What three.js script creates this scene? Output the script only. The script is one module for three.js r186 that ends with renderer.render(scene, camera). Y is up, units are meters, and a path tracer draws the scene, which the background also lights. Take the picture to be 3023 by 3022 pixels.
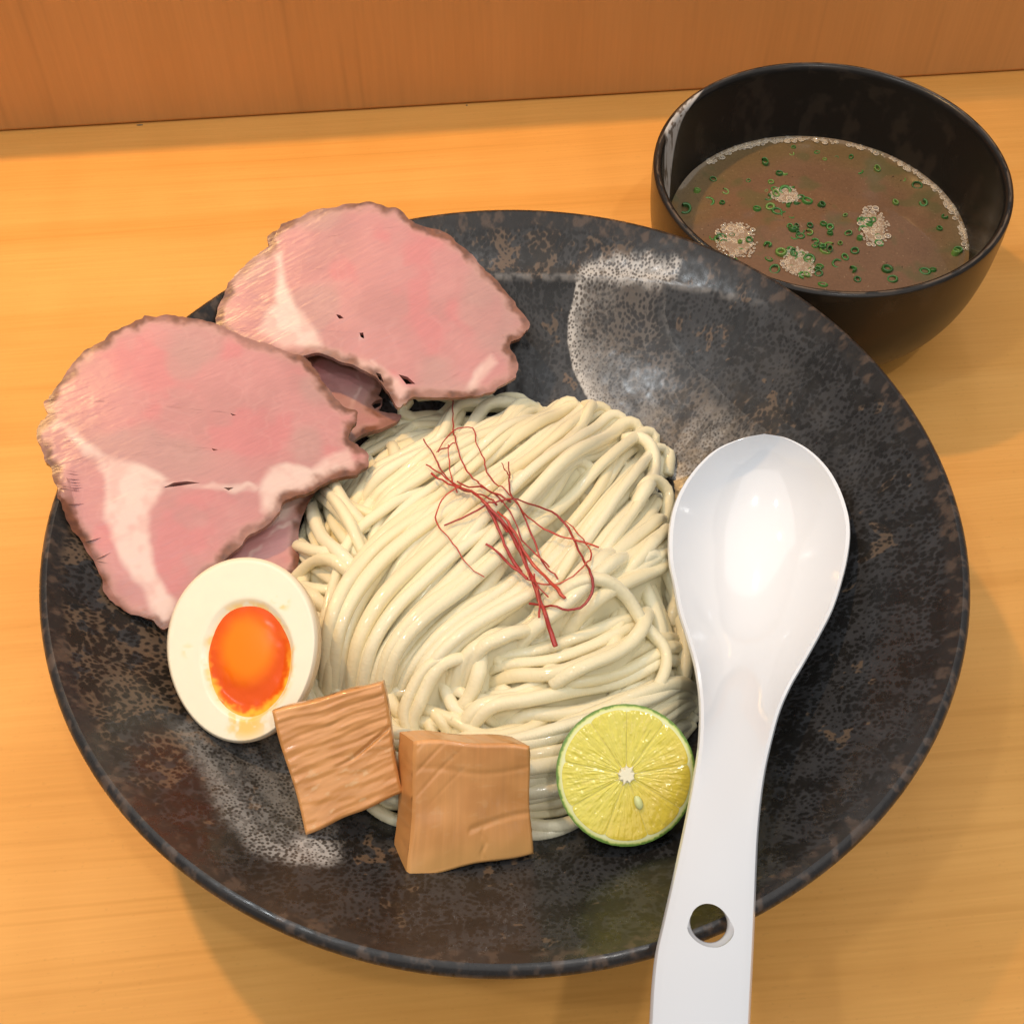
import * as THREE from 'three';
import { mergeGeometries, mergeVertices, toCreasedNormals } from 'three/addons/utils/BufferGeometryUtils.js';
import { TessellateModifier } from 'three/addons/modifiers/TessellateModifier.js';
import { RoundedBoxGeometry } from 'three/addons/geometries/RoundedBoxGeometry.js';
import { RectAreaLightUniformsLib } from 'three/addons/lights/RectAreaLightUniformsLib.js';
import { Brush, Evaluator, SUBTRACTION } from 'three-bvh-csg';

// ---------------------------------------------------------------- camera, room tone, lamps, exposure
const scene = new THREE.Scene();
const camera = new THREE.PerspectiveCamera(42, 1024 / 1023, 0.02, 20);
camera.position.set(0, 0.3766, 0);
const pitch = THREE.MathUtils.degToRad(53.31);
camera.lookAt(0, 0.3766 - Math.sin(pitch), -Math.cos(pitch));
const renderer = new THREE.WebGLRenderer({ antialias: true });
renderer.setSize(1024, 1023);
renderer.toneMapping = THREE.LinearToneMapping;
renderer.toneMappingExposure = 0.79;
renderer.shadowMap.enabled = true;
RectAreaLightUniformsLib.init();
scene.background = new THREE.Color().setRGB(0.30, 0.305, 0.32);     // dim light of the dining room all around

// label, position, target, colour (linear), candela, radius of the glowing face, half beam angle, penumbra
const LAMPS = [
  ['small warm orange downlight low behind the wood wall, over the pork side', [-0.50, 1.2, -0.60], [-0.19, 0, -0.46], [1, 0.58, 0.22], 5.4, 0.024, 22.5, 1],
  ['cool white downlight over the guest side, left of the plate', [-0.86, 2.0, 0.27], [0, 0, -0.25], [0.90, 0.96, 1], 2.5, 0.055, 55, 0.6],
  ['neutral white downlight over the guest side, right of the spoon', [0.44, 2.0, 0.45], [0, 0, -0.25], [1, 0.96, 0.92], 2.5, 0.04, 55, 0.6],
  ['cool white kitchen downlight far behind the wood wall', [0.30, 2.0, -1.75], [0, 0, -0.25], [0.88, 0.95, 1], 1.2, 0.07, 55, 0.6],
];
const FILL_PANEL = { at: [0, 2.12, 0.1], size: [4.8, 4.6], color: [1, 0.99, 0.975], nits: 0.70 };   // unseen overhead panel, added for soft fill light

// ---------------------------------------------------------------- helpers
function rng(seed) { let s = seed >>> 0; return () => { s = (s + 0x6D2B79F5) | 0; let t = Math.imul(s ^ (s >>> 15), 1 | s); t = (t + Math.imul(t ^ (t >>> 7), 61 | t)) ^ t; return ((t ^ (t >>> 14)) >>> 0) / 4294967296; }; }
function hash(x, y, s) { let h = Math.imul(x, 374761393) + Math.imul(y, 668265263) + Math.imul(s, 2147483647); h = Math.imul(h ^ (h >>> 13), 1274126177); return ((h ^ (h >>> 16)) >>> 0) / 4294967296; }
function vn(x, y, s = 1) { const i = Math.floor(x), j = Math.floor(y), u = x - i, v = y - j, a = u * u * (3 - 2 * u), b = v * v * (3 - 2 * v); const h0 = hash(i, j, s), h1 = hash(i + 1, j, s), h2 = hash(i, j + 1, s), h3 = hash(i + 1, j + 1, s); return h0 + (h1 - h0) * a + (h2 - h0) * b + (h0 - h1 - h2 + h3) * a * b; }
function fbm(x, y, s = 1, o = 4) { let a = 0.5, f = 1, t = 0, n = 0; for (let k = 0; k < o; k++) { t += a * vn(x * f, y * f, s + k * 17); n += a; a *= 0.5; f *= 2.03; } return t / n; }
function cell(x, y, s) { let m = 9; const i = Math.floor(x), j = Math.floor(y); for (let a = -1; a < 2; a++) for (let b = -1; b < 2; b++) { const dx = i + a + hash(i + a, j + b, s) - x, dy = j + b + hash(i + a, j + b, s + 5) - y, d = dx * dx + dy * dy; if (d < m) m = d; } return Math.sqrt(m); }
const clamp = (x, a = 0, b = 1) => Math.min(b, Math.max(a, x)), mix = (a, b, t) => a + (b - a) * t;
const sst = (a, b, x) => { const t = clamp((x - a) / (b - a)); return t * t * (3 - 2 * t); };
const mix3 = (a, b, t) => [mix(a[0], b[0], t), mix(a[1], b[1], t), mix(a[2], b[2], t)];
const enc = (c) => 255 * (c <= 0.0031308 ? 12.92 * c : 1.055 * Math.pow(c, 1 / 2.4) - 0.055);
// fn(u, v) -> linear colour [r, g, b]; plain grey data when data = true
function tex(w, h, fn, data = false, wrap = THREE.ClampToEdgeWrapping) {
  const d = new Uint8Array(w * h * 4);
  for (let j = 0; j < h; j++) for (let i = 0; i < w; i++) {
    const c = fn((i + 0.5) / w, (j + 0.5) / h), k = 4 * (j * w + i);
    if (data) { d[k] = d[k + 1] = d[k + 2] = clamp(c) * 255; } else { d[k] = clamp(enc(clamp(c[0])), 0, 255); d[k + 1] = clamp(enc(clamp(c[1])), 0, 255); d[k + 2] = clamp(enc(clamp(c[2])), 0, 255); }
    d[k + 3] = 255;
  }
  const t = new THREE.DataTexture(d, w, h, THREE.RGBAFormat); t.magFilter = THREE.LinearFilter; t.minFilter = THREE.LinearFilter; t.wrapS = t.wrapT = wrap;
  if (!data) t.colorSpace = THREE.SRGBColorSpace; t.needsUpdate = true; return t;
}
const lin = (r, g, b) => new THREE.Color().setRGB(r, g, b);
const phys = (o) => new THREE.MeshPhysicalMaterial(o);
const taken = {};
const numbered = (n) => { const k = taken[n] = (taken[n] ?? -1) + 1; return k ? n + '_' + String(k).padStart(3, '0') : n; };
function mesh(name, geo, mat, parent) { const m = new THREE.Mesh(geo, mat); m.name = name; m.castShadow = m.receiveShadow = true; if (parent) parent.add(m); return m; }
function tag(o, label, category, group) { Object.assign(o.userData, { label, category }); if (group) o.userData.group = group; return o; }
function thing(name, label, category, group) { const g = new THREE.Group(); g.name = numbered(name); scene.add(g); return tag(g, label, category, group); }
function solo(name, geo, mat, label, category, group) { const m = mesh(numbered(name), geo, mat, scene); return tag(m, label, category, group); }
function struct(name, geo, mat) { const m = mesh(name, geo, mat, scene); m.userData.kind = 'structure'; return m; }
function grid(nu, nv, fn, closedU = false) {        // fn(i/nu, j/nv) -> [x, y, z, u, v]
  const p = [], uv = [], ix = [];
  for (let j = 0; j <= nv; j++) for (let i = 0; i <= nu; i++) { const q = fn(i / nu, j / nv); p.push(q[0], q[1], q[2]); uv.push(q[3] ?? i / nu, q[4] ?? j / nv); }
  const w = nu + 1; for (let j = 0; j < nv; j++) for (let i = 0; i < nu; i++) { const a = j * w + i; ix.push(a, a + 1, a + w, a + 1, a + w + 1, a + w); }
  const g = new THREE.BufferGeometry(); g.setAttribute('position', new THREE.Float32BufferAttribute(p, 3)); g.setAttribute('uv', new THREE.Float32BufferAttribute(uv, 2)); g.setIndex(ix); g.computeVertexNormals();
  if (closedU) { const n = g.attributes.normal; for (let j = 0; j <= nv; j++) { const a = j * w, b = a + nu, v = new THREE.Vector3(n.getX(a) + n.getX(b), n.getY(a) + n.getY(b), n.getZ(a) + n.getZ(b)).normalize(); n.setXYZ(a, v.x, v.y, v.z); n.setXYZ(b, v.x, v.y, v.z); } }
  return g;
}
const pairs = (a, s = 0) => { const o = []; for (let i = s; i < a.length; i += 2) o.push([a[i], a[i + 1]]); return o; };
function distPoly(x, y, P, closed = true) { let m = 1e9; const n = P.length; for (let i = closed ? 0 : 1; i < n; i++) { const a = P[(i + n - 1) % n], b = P[i], dx = b[0] - a[0], dy = b[1] - a[1], t = clamp(((x - a[0]) * dx + (y - a[1]) * dy) / (dx * dx + dy * dy + 1e-12)), ex = x - a[0] - t * dx, ey = y - a[1] - t * dy, d = ex * ex + ey * ey; if (d < m) m = d; } return Math.sqrt(m); }
function inside(x, y, P) { let c = false; for (let i = 0, j = P.length - 1; i < P.length; j = i++) { if ((P[i][1] > y) !== (P[j][1] > y) && x < (P[j][0] - P[i][0]) * (y - P[i][1]) / (P[j][1] - P[i][1]) + P[i][0]) c = !c; } return c; }
const sdist = (x, y, P) => (inside(x, y, P) ? -1 : 1) * distPoly(x, y, P);
// a tube with its own radius, flattening and round ends along points
function tube(pts, rad, radial = 8, flat = 1, sq = 2, turn = 0, spin = 0) {
  const n = pts.length, p = [], uv = [], ix = [], T = new THREE.Vector3(), B = new THREE.Vector3(), Nn = new THREE.Vector3(), up = new THREE.Vector3(0, 1, 0); let len = 0; const rings = [];
  for (let i = 0; i < n; i++) { T.subVectors(pts[Math.min(n - 1, i + 1)], pts[Math.max(0, i - 1)]).normalize(); rings.push([pts[i], T.clone(), rad(i / (n - 1))]); }
  const a0 = rings[0], a1 = rings[n - 1];
  rings.unshift([a0[0].clone().addScaledVector(a0[1], -a0[2] * 0.35), a0[1], a0[2] * 0.72]); rings.push([a1[0].clone().addScaledVector(a1[1], a1[2] * 0.35), a1[1], a1[2] * 0.72]);
  const m = rings.length;
  rings.forEach(([c, t, r], i) => { if (i) len += c.distanceTo(rings[i - 1][0]); B.crossVectors(t, up); if (B.lengthSq() < 1e-6) B.set(1, 0, 0); B.normalize(); Nn.crossVectors(B, t).normalize();
    for (let k = 0; k <= radial; k++) { const a = 2 * Math.PI * k / radial, b = a + turn + spin * i, q = sq === 2 ? r : r * Math.pow(Math.abs(Math.cos(b)) ** sq + Math.abs(Math.sin(b)) ** sq, -1 / sq), x = Math.cos(a) * q, y = Math.sin(a) * q * flat; p.push(c.x + B.x * x + Nn.x * y, c.y + B.y * x + Nn.y * y, c.z + B.z * x + Nn.z * y); uv.push(len * 100, k / radial); } });
  const w = radial + 1; for (let i = 0; i < m - 1; i++) for (let k = 0; k < radial; k++) { const a = i * w + k; ix.push(a, a + 1, a + w, a + 1, a + w + 1, a + w); }
  for (const e of [0, m - 1]) { const c = rings[e][0]; const q = p.length / 3; p.push(c.x, c.y, c.z); uv.push(0, 0); for (let k = 0; k < radial; k++) { const a = e * w + k; e ? ix.push(a, a + 1, q) : ix.push(a + 1, a, q); } }
  const g = new THREE.BufferGeometry(); g.setAttribute('position', new THREE.Float32BufferAttribute(p, 3)); g.setAttribute('uv', new THREE.Float32BufferAttribute(uv, 2)); g.setIndex(ix); g.computeVertexNormals();
  const nn = g.attributes.normal; for (let i = 0; i < m; i++) { const a = i * w, b = a + radial, v = new THREE.Vector3(nn.getX(a) + nn.getX(b), nn.getY(a) + nn.getY(b), nn.getZ(a) + nn.getZ(b)).normalize(); nn.setXYZ(a, v.x, v.y, v.z); nn.setXYZ(b, v.x, v.y, v.z); }
  return g;
}
const R = THREE.MathUtils.degToRad;
function creased(g, a) { g.scale(1000, 1000, 1000); g = toCreasedNormals(g, a); g.scale(0.001, 0.001, 0.001); return g; }

// lamps: a white housing ring with a glowing face and the light of the same size just below it
for (const [label, [x, y, z], aim, c, cd, r, beam, pen] of LAMPS) {
  const t = thing('ceiling_downlight', label, 'lamp', 'ceiling lamps above the counter'); t.position.set(x, y, z);
  const ring = new THREE.LatheGeometry([[r * 1.02, 0.004], [r * 1.3, 0], [r * 1.35, 0.006], [r * 1.3, 0.05], [r * 0.4, 0.055], [0.0005, 0.055]].map(([a, b]) => new THREE.Vector2(a, b)), 40);
  mesh('housing', ring, phys({ color: lin(0.7, 0.7, 0.68), roughness: 0.5, side: THREE.DoubleSide }), t);
  const disc = new THREE.CircleGeometry(r, 36); disc.rotateX(Math.PI / 2); disc.translate(0, 0.006, 0);
  mesh('glowing_face', disc, phys({ color: lin(0.8, 0.8, 0.8), emissive: lin(...c), emissiveIntensity: 6, roughness: 0.6 }), t);
  const l = new THREE.SpotLight(lin(...c), cd, 0, R(beam), pen, 2); l.position.set(x, y - 0.004, z); l.target.position.set(...aim); l.shadow.radius = r / 0.02; l.castShadow = true; l.shadow.mapSize.set(2048, 2048); l.shadow.camera.near = 0.2; l.shadow.camera.far = 6; scene.add(l, l.target);
}

{  // broad glowing panel added out of view to fill the shadows
  const t = thing('added_fill_panel', 'large white glowing panel added above the counter for soft fill light', 'fill light'); t.position.set(...FILL_PANEL.at);
  const box = new RoundedBoxGeometry(FILL_PANEL.size[0] + 0.04, 0.03, FILL_PANEL.size[1] + 0.04, 2, 0.006); box.translate(0, 0.02, 0); mesh('frame', box, phys({ color: lin(0.8, 0.8, 0.8), roughness: 0.6 }), t);
  const face = new THREE.PlaneGeometry(...FILL_PANEL.size); face.rotateX(Math.PI / 2); face.translate(0, 0.003, 0); mesh('glowing_face', face, phys({ color: lin(0.8, 0.8, 0.8), emissive: lin(...FILL_PANEL.color), emissiveIntensity: 0.5, roughness: 0.8 }), t);
  const l = new THREE.RectAreaLight(lin(...FILL_PANEL.color), FILL_PANEL.nits, ...FILL_PANEL.size); l.position.set(...FILL_PANEL.at); l.lookAt(FILL_PANEL.at[0], 0, FILL_PANEL.at[2]); scene.add(l);
}

// ---------------------------------------------------------------- counter and wall (both lie along the wall's line)
const yaw = Math.atan(0.0962), yawG = (g) => g;
const woodT = tex(1792, 1344, (u, v) => {              // 0.62 m x 0.46 m of light sliced maple, grain along u
  const x = u * 620, y = v * 460;
  const bend = 7 * (fbm(x / 260, y / 60, 3, 2) - 0.5) + 1.2 * (vn(x / 50, y / 18, 9) - 0.5);
  const q = y + bend, band = fbm(x / 520, q / 17, 21, 2), fine = fbm(x / 30, q / 0.55, 31, 2), flame = vn(x / 13, y / 30, 41);
  const line = sst(0.07, 0.0, Math.abs(vn(x / 420, q / 11, 61) - 0.5)) * sst(0.35, 0.65, vn(x / 120, y / 25, 71)) + 0.5 * sst(0.05, 0, Math.abs(vn(x / 300, q / 5, 63) - 0.5)) * sst(0.45, 0.7, vn(x / 70, y / 18, 73));
  const c = mix3([0.69, 0.345, 0.088], [0.645, 0.31, 0.072], sst(0.25, 0.75, band));
  const k = 1 + 0.10 * (fine - 0.5) + 0.05 * (flame - 0.5) - 0.065 * line;
  const speck = vn(x / 1.6, q / 0.45, 81) > 0.93 ? 0.93 : 1;
  return [c[0] * k * speck, c[1] * k * (k * 0.3 + 0.7) * speck, c[2] * k * k * speck];
}, false, THREE.MirroredRepeatWrapping);
const woodB = tex(1024, 768, (u, v) => { const x = u * 620, y = v * 460; return 0.5 + 0.5 * (fbm(x / 9, y / 0.8, 31, 2) - 0.5) + 0.4 * (fbm(x / 2.5, y / 2.5, 33, 2) - 0.5); }, true, THREE.MirroredRepeatWrapping);
function planarUV(g, su, sv, ax = 0, ay = 2, ou = 0, ov = 0) { const p = g.attributes.position, uv = new Float32Array(p.count * 2); for (let i = 0; i < p.count; i++) { const q = [p.getX(i), p.getY(i), p.getZ(i)]; uv[2 * i] = q[ax] / su + ou; uv[2 * i + 1] = q[ay] / sv + ov; } g.setAttribute('uv', new THREE.BufferAttribute(uv, 2)); return g; }
{
  const slab = new RoundedBoxGeometry(1.5, 0.03, 0.76, 3, 0.003); slab.translate(0, -0.015, 0.32);
  planarUV(slab, 0.62, 0.46, 0, 2, 0.13, 0.21);
  const m = struct('counter_top', slab, phys({ map: woodT, bumpMap: woodB, bumpScale: 0.00012, roughness: 0.45, specularIntensity: 0.4 }));
  m.position.set(0, 0, -0.5141); m.rotation.y = yaw;
  const wallT = tex(1024, 1024, (u, v) => {             // darker veneer with upright grain
    const x = u * 500, y = v * 500, bend = 5 * (fbm(x / 70, y / 160, 103, 3) - 0.5), q = x + bend;
    const band = fbm(q / 16, y / 600, 121, 3), fine = fbm(q / 1.0, y / 26, 131, 3), line = Math.pow(vn(q / 3.2, y / 60, 151), 6) * sst(0.35, 0.6, fbm(x / 40, y / 60, 161, 2));
    const c = mix3([0.60, 0.285, 0.088], [0.55, 0.255, 0.074], band), k = 1 + 0.11 * (fine - 0.5) - 0.14 * line;
    const speck = 1;
    return [c[0] * k * speck, c[1] * k * speck, c[2] * k * speck];
  }, false, THREE.MirroredRepeatWrapping);
  const w = new RoundedBoxGeometry(1.5, 0.152, 0.022, 3, 0.002); w.translate(0, 0.0762, -0.011); planarUV(w, 0.5, 0.5, 0, 1, 0.3, 0.1);
  const wl = struct('wall_panel', w, phys({ map: wallT, roughness: 0.55, clearcoat: 0.1, clearcoatRoughness: 0.4 }));
  wl.position.set(0, 0, -0.5141); wl.rotation.y = yaw;
  // crumbs of old sealant along the foot of the wall
  const r = rng(5), parts = []; for (let k = 0; k < 6; k++) { const s = 0.00025 + 0.0003 * r(), g = new THREE.IcosahedronGeometry(s, 1); g.scale(1 + 3 * r(), 0.6, 0.8); g.translate(-0.3 + 0.6 * r(), s * 0.4, 0.0004 + 0.0006 * r()); parts.push(g); }
  const cr = mesh('sealant_crumbs', mergeGeometries(parts), phys({ color: lin(0.16, 0.12, 0.08), roughness: 0.9 }), scene); cr.position.set(0, 0, -0.5141); cr.rotation.y = yaw; cr.userData = { kind: 'stuff', label: 'dark crumbs of old sealant along the foot of the wood wall', category: 'sealant' };
}

// ---------------------------------------------------------------- the wide dark plate
const PC = [-0.0019, -0.2283], PR = 0.1287;
const creaseAt = (phi) => PR - 0.0172 * Math.max(0, Math.cos(1.62 * phi)) - 0.0001;   // radius of the crease; phi 0 is the back edge
function plateY(x, z) {                                  // x, z from the plate's centre
  const r = Math.hypot(x, z), q = r / PR, phi = Math.atan2(x, -z);
  let y = 0.014 + 0.056 * Math.pow(q, 2.4);
  const s = r - creaseAt(phi), on = sst(0.2, 0.75, Math.cos(1.62 * phi)) * (Math.abs(phi) < 0.97 ? 1 : 0);
  y += on * 0.0028 * (s < 0 ? Math.exp(s / 0.010) : Math.exp(-s / 0.006));
  y += 0.00005 * Math.sin(r * 620 + 2 * phi) * sst(0.02, 0.06, r);
  y += 0.0006 * Math.sin(3 * phi + 0.6) * q * q;
  return y;
}
const STROKES = {edge:[23.6,-109.1,22.6,-104.6,20.9,-100.2,20.7,-93.9,22.6,-85.4,27.3,-76.3,32.9,-66.7,39.3,-56.4,46.5,-49.4,56.3,-44.5],right:[58.3,-107.2,54.7,-101.5,53.8,-96.4,56.5,-87.9,61.9,-80.0,68.9,-72.9,73.9,-66.1,79.7,-58.8,85.3,-52.2],flange:[23.6,-109.8,26.4,-113.1,36.9,-114.5,51.9,-112.3,59.2,-108.7,55.6,-102.0,38.9,-106.6],crease:[-5.5,-112.0,1.3,-111.1,23.6,-109.3,52.0,-102.1,78.7,-91.2,95.3,-81.4],low:[[-86.1,57.6,-81.3,66.2,-75.0,76.3,-69.1,84.8,-62.9,92.3,-57.7,94.7,-51.1,94.9,-45.9,93.8],[-74.2,54.9,-68.6,65.6,-61.9,75.0,-55.2,81.8,-46.6,89.3],[-79.7,58.9,-72.8,69.8,-65.2,80.7,-57.6,89.0,-46.2,92.0],[-66.4,55.4,-61.8,64.5,-55.1,74.2,-47.4,83.8]]};
const SP = { edge: pairs(STROKES.edge), right: pairs(STROKES.right), flange: pairs(STROKES.flange), low: STROKES.low.map((s) => pairs(s)) };
SP.body = [...SP.edge, ...SP.right.slice().reverse()];
const plateT = tex(1536, 1536, (u, v) => {               // u, v cover the plate's 262 mm square from above
  const x = (u - 0.5) * 262, z = (v - 0.5) * 262, r = Math.hypot(x, z), phi = Math.atan2(x, -z);
  const wx = x + 5 * (fbm(x / 12, z / 12, 5, 3) - 0.5), wz = z + 5 * (fbm(x / 12, z / 12, 8, 3) - 0.5);
  // where the glaze broke to brown and where it stayed grey
  const onFl = sst(-1.0, 1.0, r - creaseAt(phi) * 1000 + 3 * (fbm(x / 8, z / 8, 15, 2) - 0.5)) * sst(0.15, 0.5, Math.cos(1.62 * phi)) * (Math.abs(phi) < 0.97 ? 1 : 0);
  const bias = 0.22 * sst(-50, -85, x + 0.25 * z) * sst(105, 80, z) + 0.12 * sst(12, 4, Math.hypot(x - 82, z + 57) - 4) + 0.16 * onFl;
  const left = sst(0.68, 0.72, 0.6 * fbm(wx / 3.2, wz / 3.2, 11, 3) + 0.4 * fbm(wx / 11, wz / 11, 12, 2) + bias);                     // rust brown flecks with edges of their own
  let ground = mix3([0.026, 0.0255, 0.026], [0.044, 0.044, 0.046], fbm(x / 3, z / 3, 22, 3));
  ground = mix3(ground, mix3([0.125, 0.083, 0.053], [0.085, 0.065, 0.048], fbm(x / 6, z / 6, 23, 3)), left);
  // black spots that run together
  const sp = cell(wx / 1.55, wz / 1.55, 31), big = fbm(wx / 5.5, wz / 5.5, 33, 3), sm = fbm(wx / 1.1, wz / 1.1, 37, 2);
  let dark = Math.max(sst(0.52, 0.26, sp + 0.7 * (0.5 - big) + 0.25 * (sm - 0.5)), sst(0.52, 0.66, 0.5 * big + 0.5 * sm));
  let c = mix3(ground, [0.010, 0.009, 0.008], clamp(dark * 0.9));
  // the white slip brushed on as one crescent and a comb of streaks
  if (r > 131) return c;
  const near = x > 15 && x < 95 && z < -35, de = near ? distPoly(x, z, SP.edge, false) : 99, inb = near && inside(x, z, SP.body) ? 1 : 0, dr = near ? distPoly(x, z, SP.right, false) : 99;
  let w = 0;
  const comb = fbm(x / 3 + z / 9, z / 30 - x / 60, 44, 3);
  if (inb) {
    const soft = sst(0, 5, dr + 5 * (fbm(x / 3, z / 3, 43, 3) - 0.5)) * sst(0, 1, de);
    c = mix3(c, mix3(mix3([0.105, 0.10, 0.095], [0.085, 0.066, 0.050], fbm(x / 14, z / 14, 45, 2)), [0.016, 0.014, 0.013], dark * 0.9), soft);
    w = Math.max(0.88 * sst(6.5, 1.2, de + 1.6 * (comb - 0.5)), 0.5 * sst(11, 2.5, de + 5 * (comb - 0.5)), 0.22 * sst(24, 6, de + 16 * (fbm(x / 6, z / 14, 46, 3) - 0.45)), 0.10 * sst(2.0, 0, dr), 0.40 * sst(-80, -52, z) * sst(0.40, 0.62, fbm((x + z) / 2.6, (x - z) / 26, 47, 3)) * sst(34, 12, de));
  }
  w = Math.max(w * sst(0, 0.8, inb ? de : 0), near ? 0.8 * sst(1.5, -2, sdist(x, z, SP.flange) + 5 * (fbm(x / 3, z / 9, 48, 3) - 0.5)) : 0);
  if (x < -30 && z > 45) SP.low.forEach((s, k) => { const d = distPoly(x, z, s, false), t = clamp((x + 86) / 40); w = Math.max(w, (k ? 0.42 : 0.8) * sst(k ? 5 : 5.5, 0.8, d + 3 * (fbm(x / 2.4 + z / 5, z / 16 + x / 16, 50 + k, 3) - 0.5)) * (0.25 + 0.75 * t)); });
  if (z > 84 && x > -74 && x < -40) w = Math.max(w, 0.8 * sst(6, 1, Math.hypot(x + 50, (z - 91) * 1.5) - 2));
  const pin = Math.max(sst(0.38, 0.22, cell(x / 1.05, z / 1.05, 61) + 0.5 * (0.5 - fbm(x / 4, z / 4, 62, 2))), 0.5 * sst(0.55, 0.66, fbm(x / 1.1, z / 1.1, 63, 2)));
  c = mix3(c, mix3([0.50, 0.49, 0.47], [0.06, 0.05, 0.042], pin * 0.92), clamp(w));
  // thin pale line where the glaze ran off the crease
  const cl = sst(1.6, 0.3, Math.abs(r - creaseAt(phi) * 1000)) * sst(0.25, 0.5, Math.cos(1.62 * phi)) * (Math.abs(phi) < 0.95 ? 1 : 0);
  c = mix3(c, [0.22, 0.21, 0.20], 0.55 * cl * sst(0.30, 0.7, fbm(x / 2.6, z / 2.6, 71, 3)));
  // pooled dark glaze along the lip, broken rim
  const lip = sst(124.2, 126.2, r + 2.2 * (fbm(x / 5, z / 5, 73, 2) - 0.5));
  c = mix3(c, mix3([0.022, 0.020, 0.019], [0.085, 0.06, 0.045], sst(0.5, 0.75, fbm(x / 2.5, z / 2.5, 77, 3))), lip * 0.9);
  return c;
});
const plateB = tex(1024, 1024, (u, v) => { const x = (u - 0.5) * 262, z = (v - 0.5) * 262; return 0.5 + 0.55 * (fbm(x / 3.2, z / 3.2, 81, 2) - 0.5) + 0.45 * (fbm(x / 13, z / 13, 83, 2) - 0.5); }, true);
const plateRough = tex(1024, 1024, (u, v) => { const x = (u - 0.5) * 262, z = (v - 0.5) * 262; return 0.29 + 0.22 * (fbm(x / 2.4, z / 2.4, 91, 3) - 0.5) + 0.12 * (fbm(x / 20, z / 20, 93, 2) - 0.5); }, true);
const plateMat = phys({ map: plateT, bumpMap: plateB, bumpScale: 0.00022, roughnessMap: plateRough, roughness: 1, specularIntensity: 0.8 });
{
  const t = thing('serving_plate', 'wide dark speckled stoneware plate with brushed white glaze, holding the noodles', 'plate');
  t.position.set(PC[0], 0, PC[1]);
  const NU = 220, top = grid(NU, 96, (a, b) => { const th = a * 2 * Math.PI, r = Math.max(1e-5, PR * (b < 0.8 ? b / 0.8 * 0.86 : 0.86 + (b - 0.8) / 0.2 * 0.14)), x = Math.sin(th) * r, z = -Math.cos(th) * r; return [x, plateY(x, z), z, x / 0.262 + 0.5, z / 0.262 + 0.5]; }, true);
  const rimAnd = grid(NU, 30, (a, b) => {
    const th = a * 2 * Math.PI, ux = Math.sin(th), uz = -Math.cos(th), yr = plateY(ux * PR, uz * PR);
    let r, y;
    if (b < 0.3) { const k = b / 0.3 * Math.PI, w = 0.0022; r = PR + Math.sin(k) * w + (1 - Math.cos(k)) * 0.0004; y = yr - (1 - Math.cos(k)) * w; }
    else { const k = (b - 0.3) / 0.7; const pts = [[1.006, -0.0044], [0.97, -0.009], [0.85, -0.024], [0.7, -0.04], [0.55, -0.051], [0.47, -0.056], [0.455, -0.0665], [0.43, -0.0672], [0.41, -0.06], [0.0001, -0.059]]; const f = k * (pts.length - 1), i = Math.min(pts.length - 2, Math.floor(f)), s = f - i; r = PR * mix(pts[i][0], pts[i + 1][0], s); y = Math.max(0.0003, yr * mix(1, 0, sst(0, 0.5, k)) + 0.07 * sst(0, 0.5, k) + mix(pts[i][1], pts[i + 1][1], s)); }
    return [ux * r, y, uz * r, ux * r / 0.262 + 0.5, uz * r / 0.262 + 0.5];
  }, true);
  mesh('dish', top, plateMat, t); mesh('rim_and_underside', rimAnd, plateMat, t);
}
const plateWorldY = (x, z) => plateY(x - PC[0], z - PC[1]);

// ---------------------------------------------------------------- soup bowl and soup
const BC = [0.1154, -0.3862];
const bowlT = tex(1024, 512, (u, v) => {                 // u round the bowl, v down the profile (inside, lip, outside)
  const x = u * 400, y = v * 180;
  const n = fbm(x / 7, y / 7, 203, 4), br = sst(0.52, 0.74, n);
  let c = mix3([0.013, 0.011, 0.0095], [0.026, 0.020, 0.015], br);
  const lip = sst(0.018, 0.004, Math.abs(v - 0.395)); c = mix3(c, [0.11, 0.075, 0.048], lip * sst(0.35, 0.6, fbm(x / 4, y / 4, 207, 3)));
  // white slip flowing over the lip on one side
  const tt = clamp((0.395 - v) / 0.22), du = (u - mix(0.845, 0.772, tt) + 0.012 * (fbm(v * 14, 3, 211, 2) - 0.5)) / mix(0.040, 0.011, tt), w = sst(1.1, 0.85, Math.abs(du)) * sst(0.16, 0.19, v) * sst(0.394, 0.385, v);
  c = mix3(c, mix3([0.50, 0.46, 0.42], [0.17, 0.13, 0.10], sst(0.5, 0.7, fbm(x / 2, y / 5, 213, 3))), w);
  const foot = sst(0.80, 0.9, v); c = mix3(c, [0.052, 0.040, 0.028], foot * 0.6);
  return c;
}, false, THREE.RepeatWrapping);
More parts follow.
